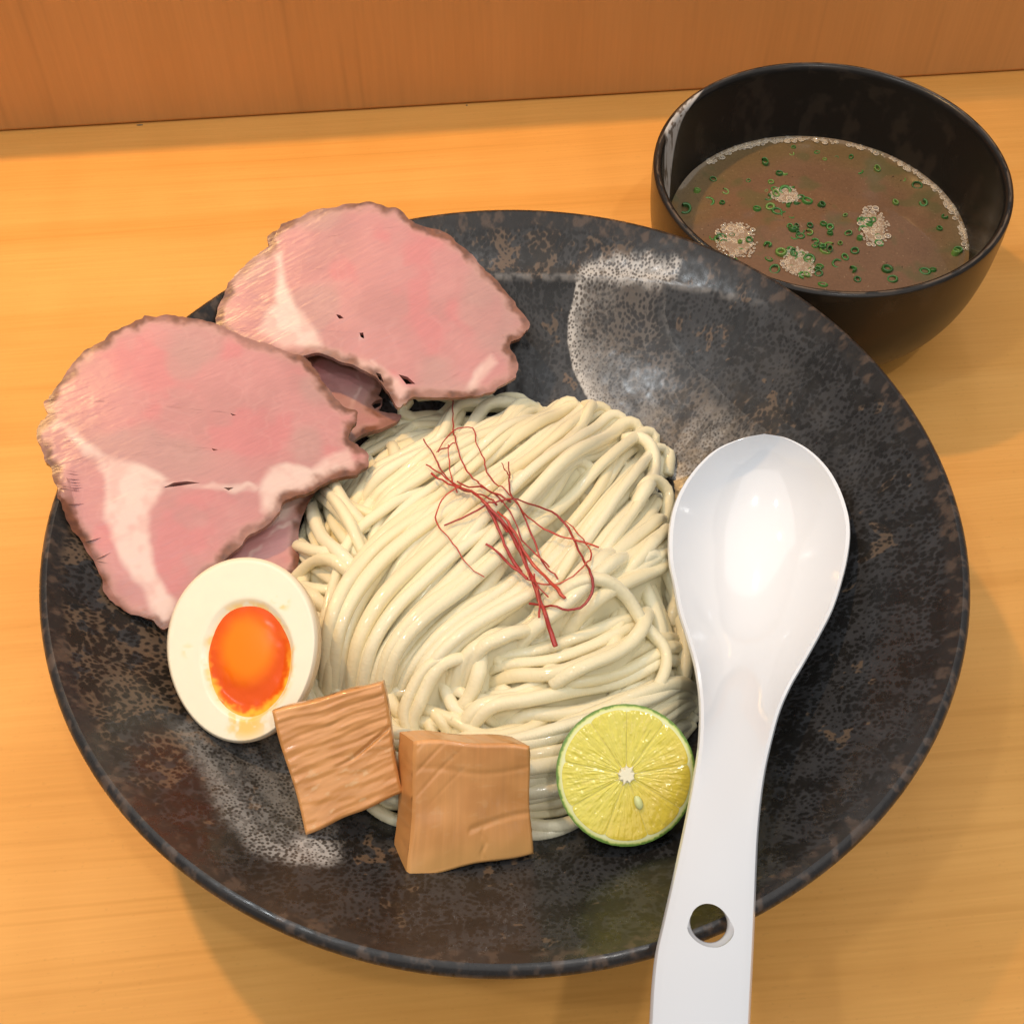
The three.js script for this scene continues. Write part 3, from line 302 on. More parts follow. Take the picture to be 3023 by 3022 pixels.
{
  const t = thing('noodle_portion', 'heap of thick cream white noodles folded in the middle of the plate', 'noodles');
  const bump = tex(512, 128, (u, v) => 0.5 + 0.45 * (fbm(u * 26, v * 14, 401, 2) - 0.5) + 0.35 * (fbm(u * 7, v * 3, 403, 2) - 0.5), true, THREE.MirroredRepeatWrapping);
  const mats = [[0.96, 0.88, 0.60], [0.955, 0.88, 0.61], [0.965, 0.895, 0.63], [0.955, 0.86, 0.57], [0.96, 0.895, 0.645]].map((c) => phys({ color: lin(...c), roughness: 0.92, transmission: 0.26, clearcoat: 0.9, clearcoatRoughness: 0.08, bumpMap: bump, bumpScale: 0.0002 }));
  const r = rng(91), D = [[0,-54.8,-178.0,-47.3,-163.6,-34.9,-151.2,-19.5,-148.4,-3.6,-149.7,12.1,-152.4,27.1,-158.9,40.7,-168.6,52.4,-182.1],[0,-51.9,-178.4,-44.6,-165.6,-32.9,-155.7,-18.0,-151.8,-3.0,-151.3,11.7,-153.5,26.1,-159.2,39.4,-168.7,51.0,-182.1],[0,-53.8,-178.2,-46.2,-165.3,-33.6,-154.6,-18.2,-152.0,-2.7,-152.3,12.5,-155.6,27.2,-162.4,41.1,-172.7,53.8,-187.4],[0,-50.8,-180.2,-42.7,-167.3,-30.6,-158.2,-16.0,-154.0,-1.4,-153.5,13.2,-155.8,27.5,-161.4,41.1,-171.0,52.9,-184.6],[0,-51.5,-178.3,-43.9,-165.7,-31.9,-157.3,-17.1,-154.1,-2.4,-154.9,12.0,-158.5,26.2,-165.2,39.9,-175.0,53.3,-190.1],[0,-49.7,-178.7,-42.0,-166.9,-30.1,-159.3,-16.1,-156.4,-2.0,-156.9,12.1,-159.9,26.2,-165.6,39.8,-174.4,53.1,-188.8],[0,-49.9,-180.4,-41.5,-168.0,-29.0,-160.1,-14.8,-156.9,-0.5,-157.4,13.7,-160.5,27.8,-166.3,41.5,-176.0,54.8,-190.9],[0,-49.4,-179.7,-40.9,-168.1,-28.4,-160.9,-14.3,-158.6,-0.2,-159.9,13.7,-163.8,27.5,-170.1,41.3,-179.3,55.3,-194.2],[0,-46.0,-181.5,-37.4,-170.2,-25.4,-163.7,-12.4,-160.8,0.6,-161.1,13.6,-163.8,26.7,-168.8,39.9,-176.9,53.0,-190.5],[0,-47.1,-181.0,-38.0,-170.5,-25.3,-165.0,-11.8,-163.0,1.7,-164.2,15.0,-167.3,28.5,-172.5,42.1,-180.5,55.9,-194.6],[0,-44.6,-181.1,-35.5,-170.3,-23.2,-164.9,-10.5,-163.0,2.1,-164.3,14.6,-167.8,27.4,-173.2,40.4,-181.4,53.8,-194.5],[0,-44.0,-181.6,-34.8,-171.6,-22.5,-166.8,-10.4,-164.7,1.9,-165.6,14.3,-168.6,27.1,-173.6,40.3,-181.0,54.0,-194.3],[0,-67.3,-226.1,-64.7,-219.0,-60.4,-213.2,-57.3,-208.3,-55.7,-203.4,-55.4,-199.3,-55.5,-195.2,-54.7,-191.0,-53.6,-186.7],[0,-63.3,-224.6,-61.4,-218.3,-58.0,-212.8,-55.3,-207.6,-54.0,-202.7,-53.6,-198.4,-53.7,-194.6,-53.1,-190.7,-52.4,-187.0],[0,-56.7,-222.0,-56.0,-217.1,-53.9,-212.6,-52.2,-208.0,-51.4,-203.4,-51.5,-199.2,-51.9,-195.1,-51.8,-190.8,-51.6,-187.1],[0,-49.3,-221.5,-50.4,-217.1,-50.3,-212.3,-49.7,-207.6,-49.5,-202.9,-49.8,-198.6,-50.3,-194.6,-50.6,-191.0,-50.7,-187.2],[0,-49.9,-220.5,-50.3,-216.4,-50.0,-212.2,-49.2,-207.7,-48.8,-203.6,-48.8,-199.8,-48.6,-196.0,-48.6,-192.2,-48.6,-188.4],[0,-70.6,-246.6,-67.7,-241.4,-64.3,-234.3,-60.8,-229.5,-57.4,-225.6,-54.3,-222.0,-51.1,-218.9,-48.1,-216.3,-45.2,-214.0],[0,-70.4,-248.0,-68.3,-245.2,-64.8,-237.0,-61.3,-232.4,-57.6,-228.7,-54.0,-225.5,-50.3,-222.3,-46.4,-219.7,-42.6,-216.8],[0,-66.1,-259.9,-64.6,-253.8,-61.7,-242.3,-59.3,-235.5,-56.4,-229.8,-53.6,-224.9,-50.6,-221.3,-47.4,-218.4,-44.3,-216.1],[0,-65.1,-261.0,-61.6,-250.3,-58.9,-242.0,-56.3,-236.4,-53.3,-231.8,-50.6,-228.2,-47.8,-225.2,-44.7,-222.4,-41.8,-219.8],[0,-61.2,-270.7,-60.4,-266.7,-57.1,-251.9,-55.1,-244.7,-52.3,-238.6,-49.8,-233.2,-47.0,-228.4,-43.9,-224.1,-40.9,-220.0],[0,-61.2,-270.6,-59.9,-267.5,-56.3,-253.7,-54.0,-247.0,-50.9,-241.6,-48.1,-236.4,-45.2,-231.5,-41.9,-227.2,-38.6,-223.1],[0,43.5,-253.9,47.6,-246.6,50.4,-238.6,52.4,-230.4,53.2,-221.7,54.0,-213.6,54.8,-206.0,55.4,-199.0,54.9,-192.0],[0,43.4,-254.0,46.4,-244.5,48.3,-235.5,49.8,-227.0,50.3,-218.5,51.1,-211.0,51.4,-203.7,50.8,-196.5,48.6,-188.9],[0,38.7,-250.1,43.1,-243.2,46.5,-235.7,49.1,-227.9,50.4,-219.5,51.6,-211.6,51.8,-203.5,50.9,-195.6,48.6,-187.7],[0,33.7,-245.7,38.6,-239.3,42.7,-232.8,46.0,-225.7,48.1,-218.0,49.9,-210.5,50.7,-202.9,50.1,-195.3,48.2,-187.7],[0,34.1,-244.7,37.6,-236.8,40.4,-229.3,42.5,-221.7,43.8,-214.3,45.0,-207.5,44.9,-200.3,43.0,-193.2,39.7,-186.0],[0,29.4,-241.9,33.5,-234.5,37.2,-227.4,40.2,-220.5,42.6,-213.7,44.6,-207.3,45.2,-200.5,43.3,-193.4,39.9,-186.3],[0,26.8,-241.0,31.2,-233.6,35.2,-226.4,38.3,-219.3,40.8,-212.2,42.7,-205.7,42.8,-198.6,40.1,-191.6,36.3,-185.1],[1,-9.0,-192.7,1.3,-192.2,9.5,-194.1,22.1,-198.6,33.0,-204.3,44.8,-213.1],[1,-10.3,-189.4,-0.1,-188.8,11.5,-189.7,23.4,-194.7,35.2,-202.6,44.5,-208.3],[1,-18.9,-170.6,-13.5,-173.1,-8.8,-176.7,-2.1,-177.8,8.0,-179.7,18.3,-184.5,27.6,-192.1],[1,-3.4,-171.3,1.3,-174.9,11.4,-175.7,21.7,-177.6,36.0,-183.3,47.7,-193.5],[1,5.3,-170.4,14.8,-172.4,28.7,-177.3,43.6,-185.4,54.4,-193.8],[1,-14.8,-170.2,-5.5,-176.0,4.6,-177.5,21.8,-183.3,36.1,-189.1,52.0,-199.2],[1,8.0,-183.3,18.3,-183.2,28.9,-187.3,40.0,-193.7,52.2,-204.1],[1,1.3,-185.5,14.9,-186.0,25.4,-189.6,36.4,-196.5,50.6,-205.4],[1,-8.9,-186.8,1.3,-185.5,11.5,-184.3,21.9,-187.7,31.2,-194.5,36.6,-200.9,40.7,-209.8],[1,-20.4,-180.2,-17.6,-176.4,-13.5,-173.1,-10.2,-170.8],[1,-14.9,-181.1,-12.2,-178.0,-8.2,-175.5,-3.4,-174.2],[1,-25.9,-180.3,-23.0,-173.9,-18.9,-168.8],[1,-23.2,-183.0,-21.7,-177.3,-17.6,-172.2,-14.8,-168.6],[1,-8.9,-184.8,-2.1,-182.2,4.6,-180.6],[1,-17.9,-305.5,-11.1,-305.8,-6.5,-304.6,-4.3,-301.6],[1,-11.1,-301.7,-2.7,-305.4,4.1,-304.6,6.2,-299.4],[1,-35.4,-302.4,-37.4,-298.3,-32.0,-296.9,-23.7,-298.9,-20.0,-303.1],[1,-32.1,-304.2,-23.8,-305.0,-17.8,-301.7,-21.2,-285.3,-30.4,-277.2,-36.4,-270.7],[1,-48.7,-289.5,-45.1,-292.8,-39.4,-294.2,-33.6,-294.0],[1,-50.5,-282.6,-42.1,-263.4,-35.2,-257.5,-29.0,-256.6],[1,-41.3,-287.9,-37.0,-264.2,-41.5,-256.4,-44.1,-250.0],[1,-45.8,-287.2,-42.6,-290.8,-35.2,-292.8],[1,7.0,-301.8,-2.0,-301.7,-10.6,-300.5,-18.8,-297.6,-25.2,-280.8,-31.9,-274.7,-38.4,-269.5,-44.7,-265.3,-50.6,-260.1],[1,8.6,-301.9,-0.2,-301.9,-8.9,-300.7,-17.2,-297.7,-23.9,-279.4,-30.9,-272.4,-37.6,-266.4,-44.3,-261.6,-50.6,-257.2],[1,9.2,-301.8,0.4,-301.0,-8.2,-299.3,-15.6,-281.0,-22.6,-273.2,-29.3,-267.0,-35.8,-261.6,-42.3,-257.0,-48.6,-252.8],[1,11.9,-300.2,2.7,-299.8,-6.1,-288.4,-14.1,-279.1,-21.6,-273.0,-28.7,-267.2,-35.6,-262.2,-42.4,-257.7,-48.9,-253.1],[1,14.0,-300.0,4.7,-299.5,-4.3,-286.6,-12.6,-277.4,-20.4,-270.4,-27.7,-263.7,-34.6,-257.7,-41.5,-252.7,-48.1,-248.0],[1,13.0,-300.3,4.0,-299.0,-4.5,-281.5,-12.3,-273.3,-19.6,-266.5,-26.5,-260.1,-33.0,-254.1,-39.5,-248.8,-45.9,-243.8],[1,15.0,-299.7,5.9,-298.7,-2.8,-280.1,-10.8,-271.8,-18.3,-264.9,-25.4,-258.5,-32.1,-252.4,-38.9,-247.2,-45.7,-242.8],[1,16.5,-298.7,7.5,-297.6,-1.3,-277.2,-9.4,-269.5,-17.1,-263.0,-24.4,-256.8,-31.6,-251.1,-38.7,-246.1,-45.7,-241.6],[1,44.9,-277.6,37.1,-256.5,31.0,-244.8,26.0,-235.1,21.5,-226.6,17.4,-219.0,13.8,-212.0,10.2,-205.6,6.6,-200.2],[1,46.7,-271.1,38.6,-249.4,32.8,-240.5,27.6,-232.7,22.8,-226.0,18.3,-219.4,14.3,-212.9,10.4,-206.9,6.4,-201.0],[1,46.9,-272.2,38.9,-250.0,33.1,-239.5,28.0,-231.2,23.4,-223.8,19.0,-217.0,15.2,-210.8,11.4,-205.0,7.7,-199.9],[1,49.1,-267.6,41.0,-246.3,35.3,-236.9,29.9,-229.1,24.9,-222.5,20.1,-216.4,15.8,-210.7,11.5,-205.2,7.3,-200.3],[1,46.6,-271.2,39.1,-247.4,34.1,-236.7,29.6,-228.5,25.4,-221.5,21.4,-215.2,17.7,-209.5,13.9,-204.4,10.0,-199.7],[1,50.0,-265.5,41.9,-243.6,36.2,-234.1,30.9,-226.4,26.0,-219.8,21.4,-213.9,17.2,-208.7,13.1,-203.8,9.0,-199.5],[1,49.6,-253.5,42.9,-240.4,37.3,-232.2,31.9,-225.3,27.0,-219.3,22.3,-213.7,18.0,-208.3,13.8,-203.4,9.7,-198.9],[1,51.7,-248.5,45.0,-236.9,39.2,-229.2,33.5,-223.2,28.2,-218.0,23.2,-212.9,18.5,-208.1,14.0,-203.4,9.7,-198.8],[1,52.3,-249.1,45.6,-236.5,40.0,-228.5,34.5,-222.3,29.3,-216.6,24.2,-211.5,19.6,-206.7,15.1,-202.2,10.7,-198.2],[1,52.8,-243.9,46.5,-233.0,41.1,-225.8,35.7,-220.2,30.5,-215.3,25.4,-211.0,20.6,-207.0,15.8,-203.1,11.1,-199.1],[1,50.8,-248.4,45.1,-235.4,40.3,-226.5,35.7,-219.7,31.3,-214.0,26.9,-209.1,22.6,-204.9,18.2,-201.2,13.8,-197.9],[1,53.4,-243.1,47.3,-231.6,42.1,-224.1,36.9,-218.3,32.0,-213.3,27.1,-208.9,22.5,-204.9,17.9,-201.0,13.5,-197.5],[1,55.2,-240.8,49.3,-229.9,44.2,-222.5,38.6,-217.2,33.3,-212.6,28.1,-208.4,23.0,-204.6,17.9,-200.8,13.0,-197.4],[2,-8.6,-248.6,-18.4,-242.3,-27.4,-237.0,-36.0,-231.6,-42.5,-223.8,-46.8,-214.3,-49.6,-204.4,-50.7,-194.1,-51.1,-184.4],[2,0.9,-251.3,-9.9,-242.7,-20.4,-235.8,-30.6,-229.7,-39.0,-222.2,-45.4,-213.3,-50.1,-204.0,-52.6,-194.3,-53.8,-184.9],[2,6.2,-252.3,-5.1,-242.0,-16.1,-234.0,-26.6,-227.3,-35.6,-220.0,-42.8,-212.0,-48.3,-203.4,-51.5,-194.5,-53.2,-185.3],[2,-3.8,-250.5,-12.2,-242.9,-20.3,-235.9,-27.8,-228.7,-33.6,-220.0,-38.0,-210.4,-41.4,-201.0,-43.5,-191.3,-45.0,-182.4],[2,7.7,-253.9,-2.8,-242.8,-12.7,-234.0,-22.2,-226.3,-30.2,-218.0,-36.9,-209.5,-42.2,-200.9,-45.6,-192.0,-47.9,-183.4],[2,4.1,-251.4,-4.4,-241.7,-12.5,-233.5,-20.1,-225.6,-26.3,-217.1,-31.6,-208.4,-36.1,-199.9,-39.4,-191.1,-42.0,-182.6],[2,4.6,-251.8,-3.6,-242.0,-11.4,-233.4,-18.6,-225.2,-24.5,-216.2,-29.7,-207.5,-34.2,-199.1,-37.6,-190.6,-40.3,-182.3],[2,17.0,-256.2,6.4,-243.0,-3.5,-233.0,-12.9,-224.4,-21.3,-215.8,-29.0,-207.9,-35.7,-199.9,-40.6,-191.5,-44.2,-182.9],[2,9.1,-254.1,1.3,-243.5,-5.9,-234.1,-12.4,-224.7,-18.0,-215.0,-23.3,-205.9,-28.2,-197.5,-32.2,-189.0,-35.7,-180.9],[2,17.2,-256.6,7.8,-243.8,-0.9,-233.5,-8.9,-224.1,-16.0,-214.6,-22.8,-206.2,-29.0,-198.2,-33.8,-189.8,-37.7,-181.4],[2,22.3,-259.6,12.3,-244.3,3.2,-232.6,-5.1,-222.7,-12.6,-213.3,-20.1,-205.2,-26.8,-197.6,-32.3,-189.8,-36.7,-181.7],[2,17.3,-257.5,9.3,-244.4,2.1,-233.1,-4.4,-222.7,-10.1,-212.4,-16.2,-204.1,-22.0,-196.3,-27.1,-188.6,-31.4,-180.7],[2,20.0,-257.7,12.0,-244.0,4.8,-232.8,-1.6,-222.2,-7.3,-212.3,-13.5,-204.0,-19.6,-196.5,-25.0,-188.8,-29.6,-180.8],[2,41.0,-281.5,26.7,-249.1,15.5,-233.6,5.5,-221.5,-4.1,-211.6,-14.1,-203.9,-23.2,-196.9,-30.6,-189.4,-36.6,-181.7],[2,41.2,-282.3,27.3,-250.4,16.5,-234.4,7.0,-221.8,-2.2,-211.3,-11.7,-203.2,-20.6,-195.9,-28.0,-188.4,-33.9,-180.7],[2,38.5,-281.8,26.0,-248.5,16.8,-233.7,8.9,-221.4,1.1,-211.0,-7.3,-202.9,-15.5,-195.8,-22.7,-188.6,-28.8,-180.8],[2,45.0,-281.2,31.4,-251.3,20.8,-234.3,11.7,-221.4,2.9,-210.9,-6.7,-203.0,-15.8,-196.1,-23.6,-188.6,-30.0,-180.7],[2,48.4,-281.6,35.2,-255.0,24.4,-236.3,15.3,-222.2,6.3,-210.9,-3.5,-202.6,-13.0,-195.1,-21.1,-187.6,-28.0,-180.0],[2,48.3,-280.7,36.3,-254.7,26.7,-236.0,18.0,-222.0,8.2,-210.7,-2.5,-202.8,-12.7,-195.8,-21.4,-188.3,-28.6,-180.4],[2.2,22.5,-230.8,19.1,-223.9,15.9,-217.8,12.5,-212.3,9.0,-207.3,5.7,-202.6,1.2,-199.8,-3.4,-197.2,-7.9,-194.5],[2.2,29.0,-228.9,24.8,-222.5,20.7,-216.4,16.6,-211.1,12.4,-206.3,8.2,-201.8,3.2,-199.0,-1.9,-196.3,-6.8,-193.9],[2.2,31.6,-227.3,27.4,-220.7,23.4,-215.0,19.3,-209.9,15.2,-205.4,11.1,-201.5,6.4,-198.5,1.7,-195.9,-3.0,-193.4],[2.2,35.3,-225.7,31.1,-219.7,26.8,-214.3,22.4,-209.5,17.9,-205.3,13.4,-201.7,8.4,-198.7,3.2,-195.7,-1.9,-193.1],[2.2,2.4,-202.2,-1.0,-200.0,-4.4,-197.6,-7.7,-195.3,-10.8,-192.6,-13.9,-190.3,-16.5,-187.6,-18.4,-184.6,-20.3,-181.7],[2.2,2.2,-202.1,-0.8,-199.8,-3.7,-197.4,-6.6,-195.2,-9.3,-192.7,-12.1,-190.4,-14.4,-188.0,-16.1,-184.8,-17.8,-182.1],[2.2,4.5,-200.9,1.5,-198.6,-1.6,-196.4,-4.7,-194.5,-7.8,-192.7,-10.8,-191.0,-13.5,-188.8,-15.3,-186.0,-17.1,-183.0],[2.2,7.0,-200.4,3.5,-198.2,0.1,-196.1,-3.2,-194.2,-6.4,-192.3,-9.6,-190.5,-12.4,-188.6,-14.3,-185.8,-16.3,-182.9],[2.2,9.1,-199.5,5.6,-197.6,2.3,-195.7,-1.1,-194.2,-4.3,-192.7,-7.6,-191.4,-10.4,-189.4,-12.4,-186.5,-14.3,-183.5],[2.5,21.9,-299.8,5.3,-278.1,-9.5,-263.2,-23.3,-253.2,-36.6,-245.0,-47.1,-234.3,-52.0,-219.5,-54.7,-204.9,-56.4,-191.9],[2.5,16.7,-302.6,1.6,-282.5,-11.5,-264.7,-23.4,-252.4,-34.4,-242.0,-42.6,-229.4,-47.4,-215.4,-50.4,-201.8,-52.2,-189.1],[2.5,20.6,-300.4,4.9,-277.0,-8.6,-261.0,-21.1,-249.7,-32.7,-240.0,-41.7,-228.5,-47.3,-215.4,-50.7,-202.2,-52.8,-189.7],[2.5,18.5,-301.5,3.8,-279.3,-8.9,-261.9,-20.3,-249.4,-30.7,-238.4,-38.7,-225.8,-43.8,-212.6,-47.2,-199.5,-49.2,-187.0],[2.5,27.9,-296.6,11.2,-272.3,-3.2,-257.2,-16.4,-246.3,-29.0,-237.2,-39.4,-226.7,-46.4,-214.6,-50.9,-202.0,-53.8,-189.9],[2.5,24.8,-298.4,9.3,-274.6,-4.0,-258.3,-16.0,-246.3,-27.2,-235.5,-36.2,-224.0,-42.5,-211.5,-47.0,-199.0,-49.7,-187.0],[2.5,30.6,-295.5,13.9,-270.6,-0.4,-254.4,-13.5,-242.9,-25.7,-233.0,-36.0,-222.9,-43.4,-211.5,-48.4,-199.9,-51.5,-188.2],[2.5,25.7,-298.3,11.1,-272.7,-1.2,-255.2,-12.1,-241.9,-22.1,-230.3,-30.4,-218.7,-36.9,-207.2,-41.9,-195.9,-45.1,-184.4],[2.5,29.8,-295.7,14.5,-270.1,1.7,-253.6,-9.9,-241.1,-20.5,-230.3,-29.7,-219.0,-37.0,-207.8,-42.5,-196.3,-46.0,-184.9],[2.5,28.9,-295.9,13.8,-270.3,1.2,-253.6,-10.0,-240.5,-20.1,-229.3,-28.7,-217.8,-35.6,-206.4,-40.9,-195.1,-44.2,-183.7],[2.5,36.2,-292.3,19.7,-266.3,5.8,-249.3,-6.5,-237.0,-18.1,-226.6,-28.2,-216.6,-36.6,-206.6,-42.7,-196.2,-46.6,-185.4],[2.5,34.7,-292.9,19.2,-266.1,6.3,-249.1,-5.1,-236.1,-15.5,-225.0,-24.8,-214.7,-32.9,-204.6,-39.2,-194.4,-43.1,-183.4],[2.5,33.6,-293.4,18.8,-266.6,6.7,-249.2,-4.0,-235.9,-13.5,-224.1,-22.1,-213.2,-29.9,-203.0,-36.3,-192.6,-40.2,-181.5],[2.5,40.9,-289.0,24.8,-264.3,11.2,-246.8,-0.9,-234.1,-12.1,-223.4,-22.4,-213.4,-31.7,-204.0,-38.8,-193.8,-43.5,-183.3],[2.5,39.4,-290.5,24.0,-264.5,11.3,-246.2,0.1,-232.7,-10.2,-221.2,-19.7,-210.8,-28.6,-201.5,-35.9,-192.0,-40.5,-181.8],[2.5,38.5,-290.3,23.5,-263.9,11.3,-246.1,0.6,-232.6,-9.1,-220.9,-18.1,-210.4,-26.7,-201.0,-33.9,-191.2,-38.4,-180.6],[2.5,43.8,-287.2,28.1,-261.7,15.1,-243.2,3.7,-229.9,-6.7,-218.7,-16.6,-208.9,-26.2,-200.4,-34.0,-191.2,-39.0,-181.2],[2.5,44.4,-286.4,28.9,-260.9,16.1,-242.4,5.0,-229.0,-5.0,-217.5,-14.7,-207.8,-24.3,-199.4,-32.2,-190.4,-37.3,-180.4],[3,-47.8,-231.1,-51.4,-227.9,-57.9,-228.9,-68.0,-238.7,-72.6,-246.7,-72.9,-253.6,-69.8,-259.7,-64.4,-262.2,-55.3,-248.4,-48.3,-236.4,-45.0,-229.1],[3,-65.5,-261.0,-61.2,-245.0,-56.9,-234.3,-50.9,-225.8,-46.2,-220.5],[3,-62.7,-265.9,-55.5,-250.0,-49.1,-236.8,-44.4,-227.0],[3,-59.7,-276.0,-61.0,-272.4,-56.7,-259.7,-49.5,-248.1,-42.0,-244.2],[3,-60.3,-272.4,-58.0,-263.6,-50.8,-245.3,-44.5,-236.8],[3,-66.1,-225.6,-61.1,-227.2,-54.3,-224.7,-47.3,-219.2],[3,-64.7,-222.4,-56.8,-216.9,-50.5,-216.3],[3,-62.8,-219.3,-57.2,-212.5,-53.5,-209.7],[3,37.2,-282.1,42.9,-281.0,46.3,-275.5,42.9,-256.4,37.7,-245.9],[3,38.1,-251.0,45.7,-259.3,49.5,-257.9,47.6,-247.1],[3,36.8,-221.4,43.2,-225.2,47.0,-221.9,48.9,-216.1,47.0,-209.4],[3,24.3,-297.4,26.8,-295.5,25.9,-292.0,17.0,-266.7,8.2,-254.4],[3,7.5,-203.4,13.8,-206.4,24.6,-209.6,32.4,-207.7,38.1,-201.3,43.1,-196.2,43.8,-191.4,41.6,-185.2,38.9,-182.1],[3,39.1,-207.8,36.5,-198.8,30.4,-191.4,21.8,-185.9,11.4,-181.9],[3,-8.9,-191.4,-8.9,-186.8,-10.9,-181.7,-13.6,-178.6],[3,-12.3,-190.1,-19.1,-187.2,-22.5,-184.3,-25.8,-178.4,-27.7,-174.4,-27.4,-170.8],[3,-16.4,-189.8,-23.2,-186.9,-27.3,-182.3,-29.9,-175.9,-28.5,-170.7]], list = [];
  // tangled strands inside the heap
  for (let k = 0; k < 105; k++) { const q = 0.30 + 0.68 * Math.sqrt(r()), a0 = r() * 6.28, sp = (0.9 + 1.3 * r()) * (r() < 0.5 ? -1 : 1), o = []; for (let s = 0; s <= 6; s++) { const a = a0 + sp * s / 6, w = q + 0.10 * Math.sin(s * 1.3 + k) * r(); o.push([(-0.006 + Math.sin(a) * 0.066 * w) * 1000, (-0.222 - Math.cos(a) * 0.075 * w) * 1000]); } list.push([-1, o]); }
  for (const d of D) { const q = pairs(d, 1); if (d[0] === 2.5 || d[0] === 2) { const [a, b] = q, L = Math.hypot(a[0] - b[0], a[1] - b[1]), ux = (a[0] - b[0]) / L, uz = (a[1] - b[1]) / L, w = 2.5 + 2 * r(); q.unshift([a[0] - ux * 5 - uz * w * 1.6, a[1] - uz * 5 + ux * w * 1.6], [a[0] + ux * 1.8 - uz * w * 0.9, a[1] + uz * 1.8 + ux * w * 0.9]); } list.push([d[0], q]); }
  list.sort((a, b) => a[0] - b[0]);
  list.forEach(([layer, xz], k) => {
    const rad = NR * (0.84 + 0.28 * r()), P = lay(xz, rad, layer < 0 ? 0.6 : layer > 2.9 ? 0.15 : 0.38, 0, layer > 2.9 ? 0.004 : 0.010), ph = r() * 9;
    const g = tube(P, (s) => rad * (1 + 0.06 * Math.sin(s * 7 + ph) + 0.03 * Math.sin(s * 23 + ph)), 12, 0.88 + 0.12 * r(), 2.9, r() * 3, (r() - 0.5) * 0.08);
    mesh('noodle', g, mats[Math.floor(r() * mats.length)], t);
  });
  // what lies packed under the top strands
  const blur = (x, z) => { let a = 0, w = 0; for (let i = -4; i <= 4; i++) for (let j = -4; j <= 4; j++) { const e = Math.exp(-(i * i + j * j) / 9); a += e * hAt(x + i * 0.0007, z + j * 0.0007); w += e; } return a / w; };
  const bed = grid(96, 40, (a, b) => { const th = a * 6.28318, q = Math.max(b, 1e-3) * 0.93, x = -0.006 + Math.sin(th) * 0.068 * q, z = -0.222 - Math.cos(th) * 0.077 * q; return [x, Math.max(plateWorldY(x, z) + 0.0004, blur(x, z) - 0.0041 - 0.012 * sst(0.85, 1, b)), z]; }, true);
  mesh('noodle_bed', bed, mats[0], t);
}
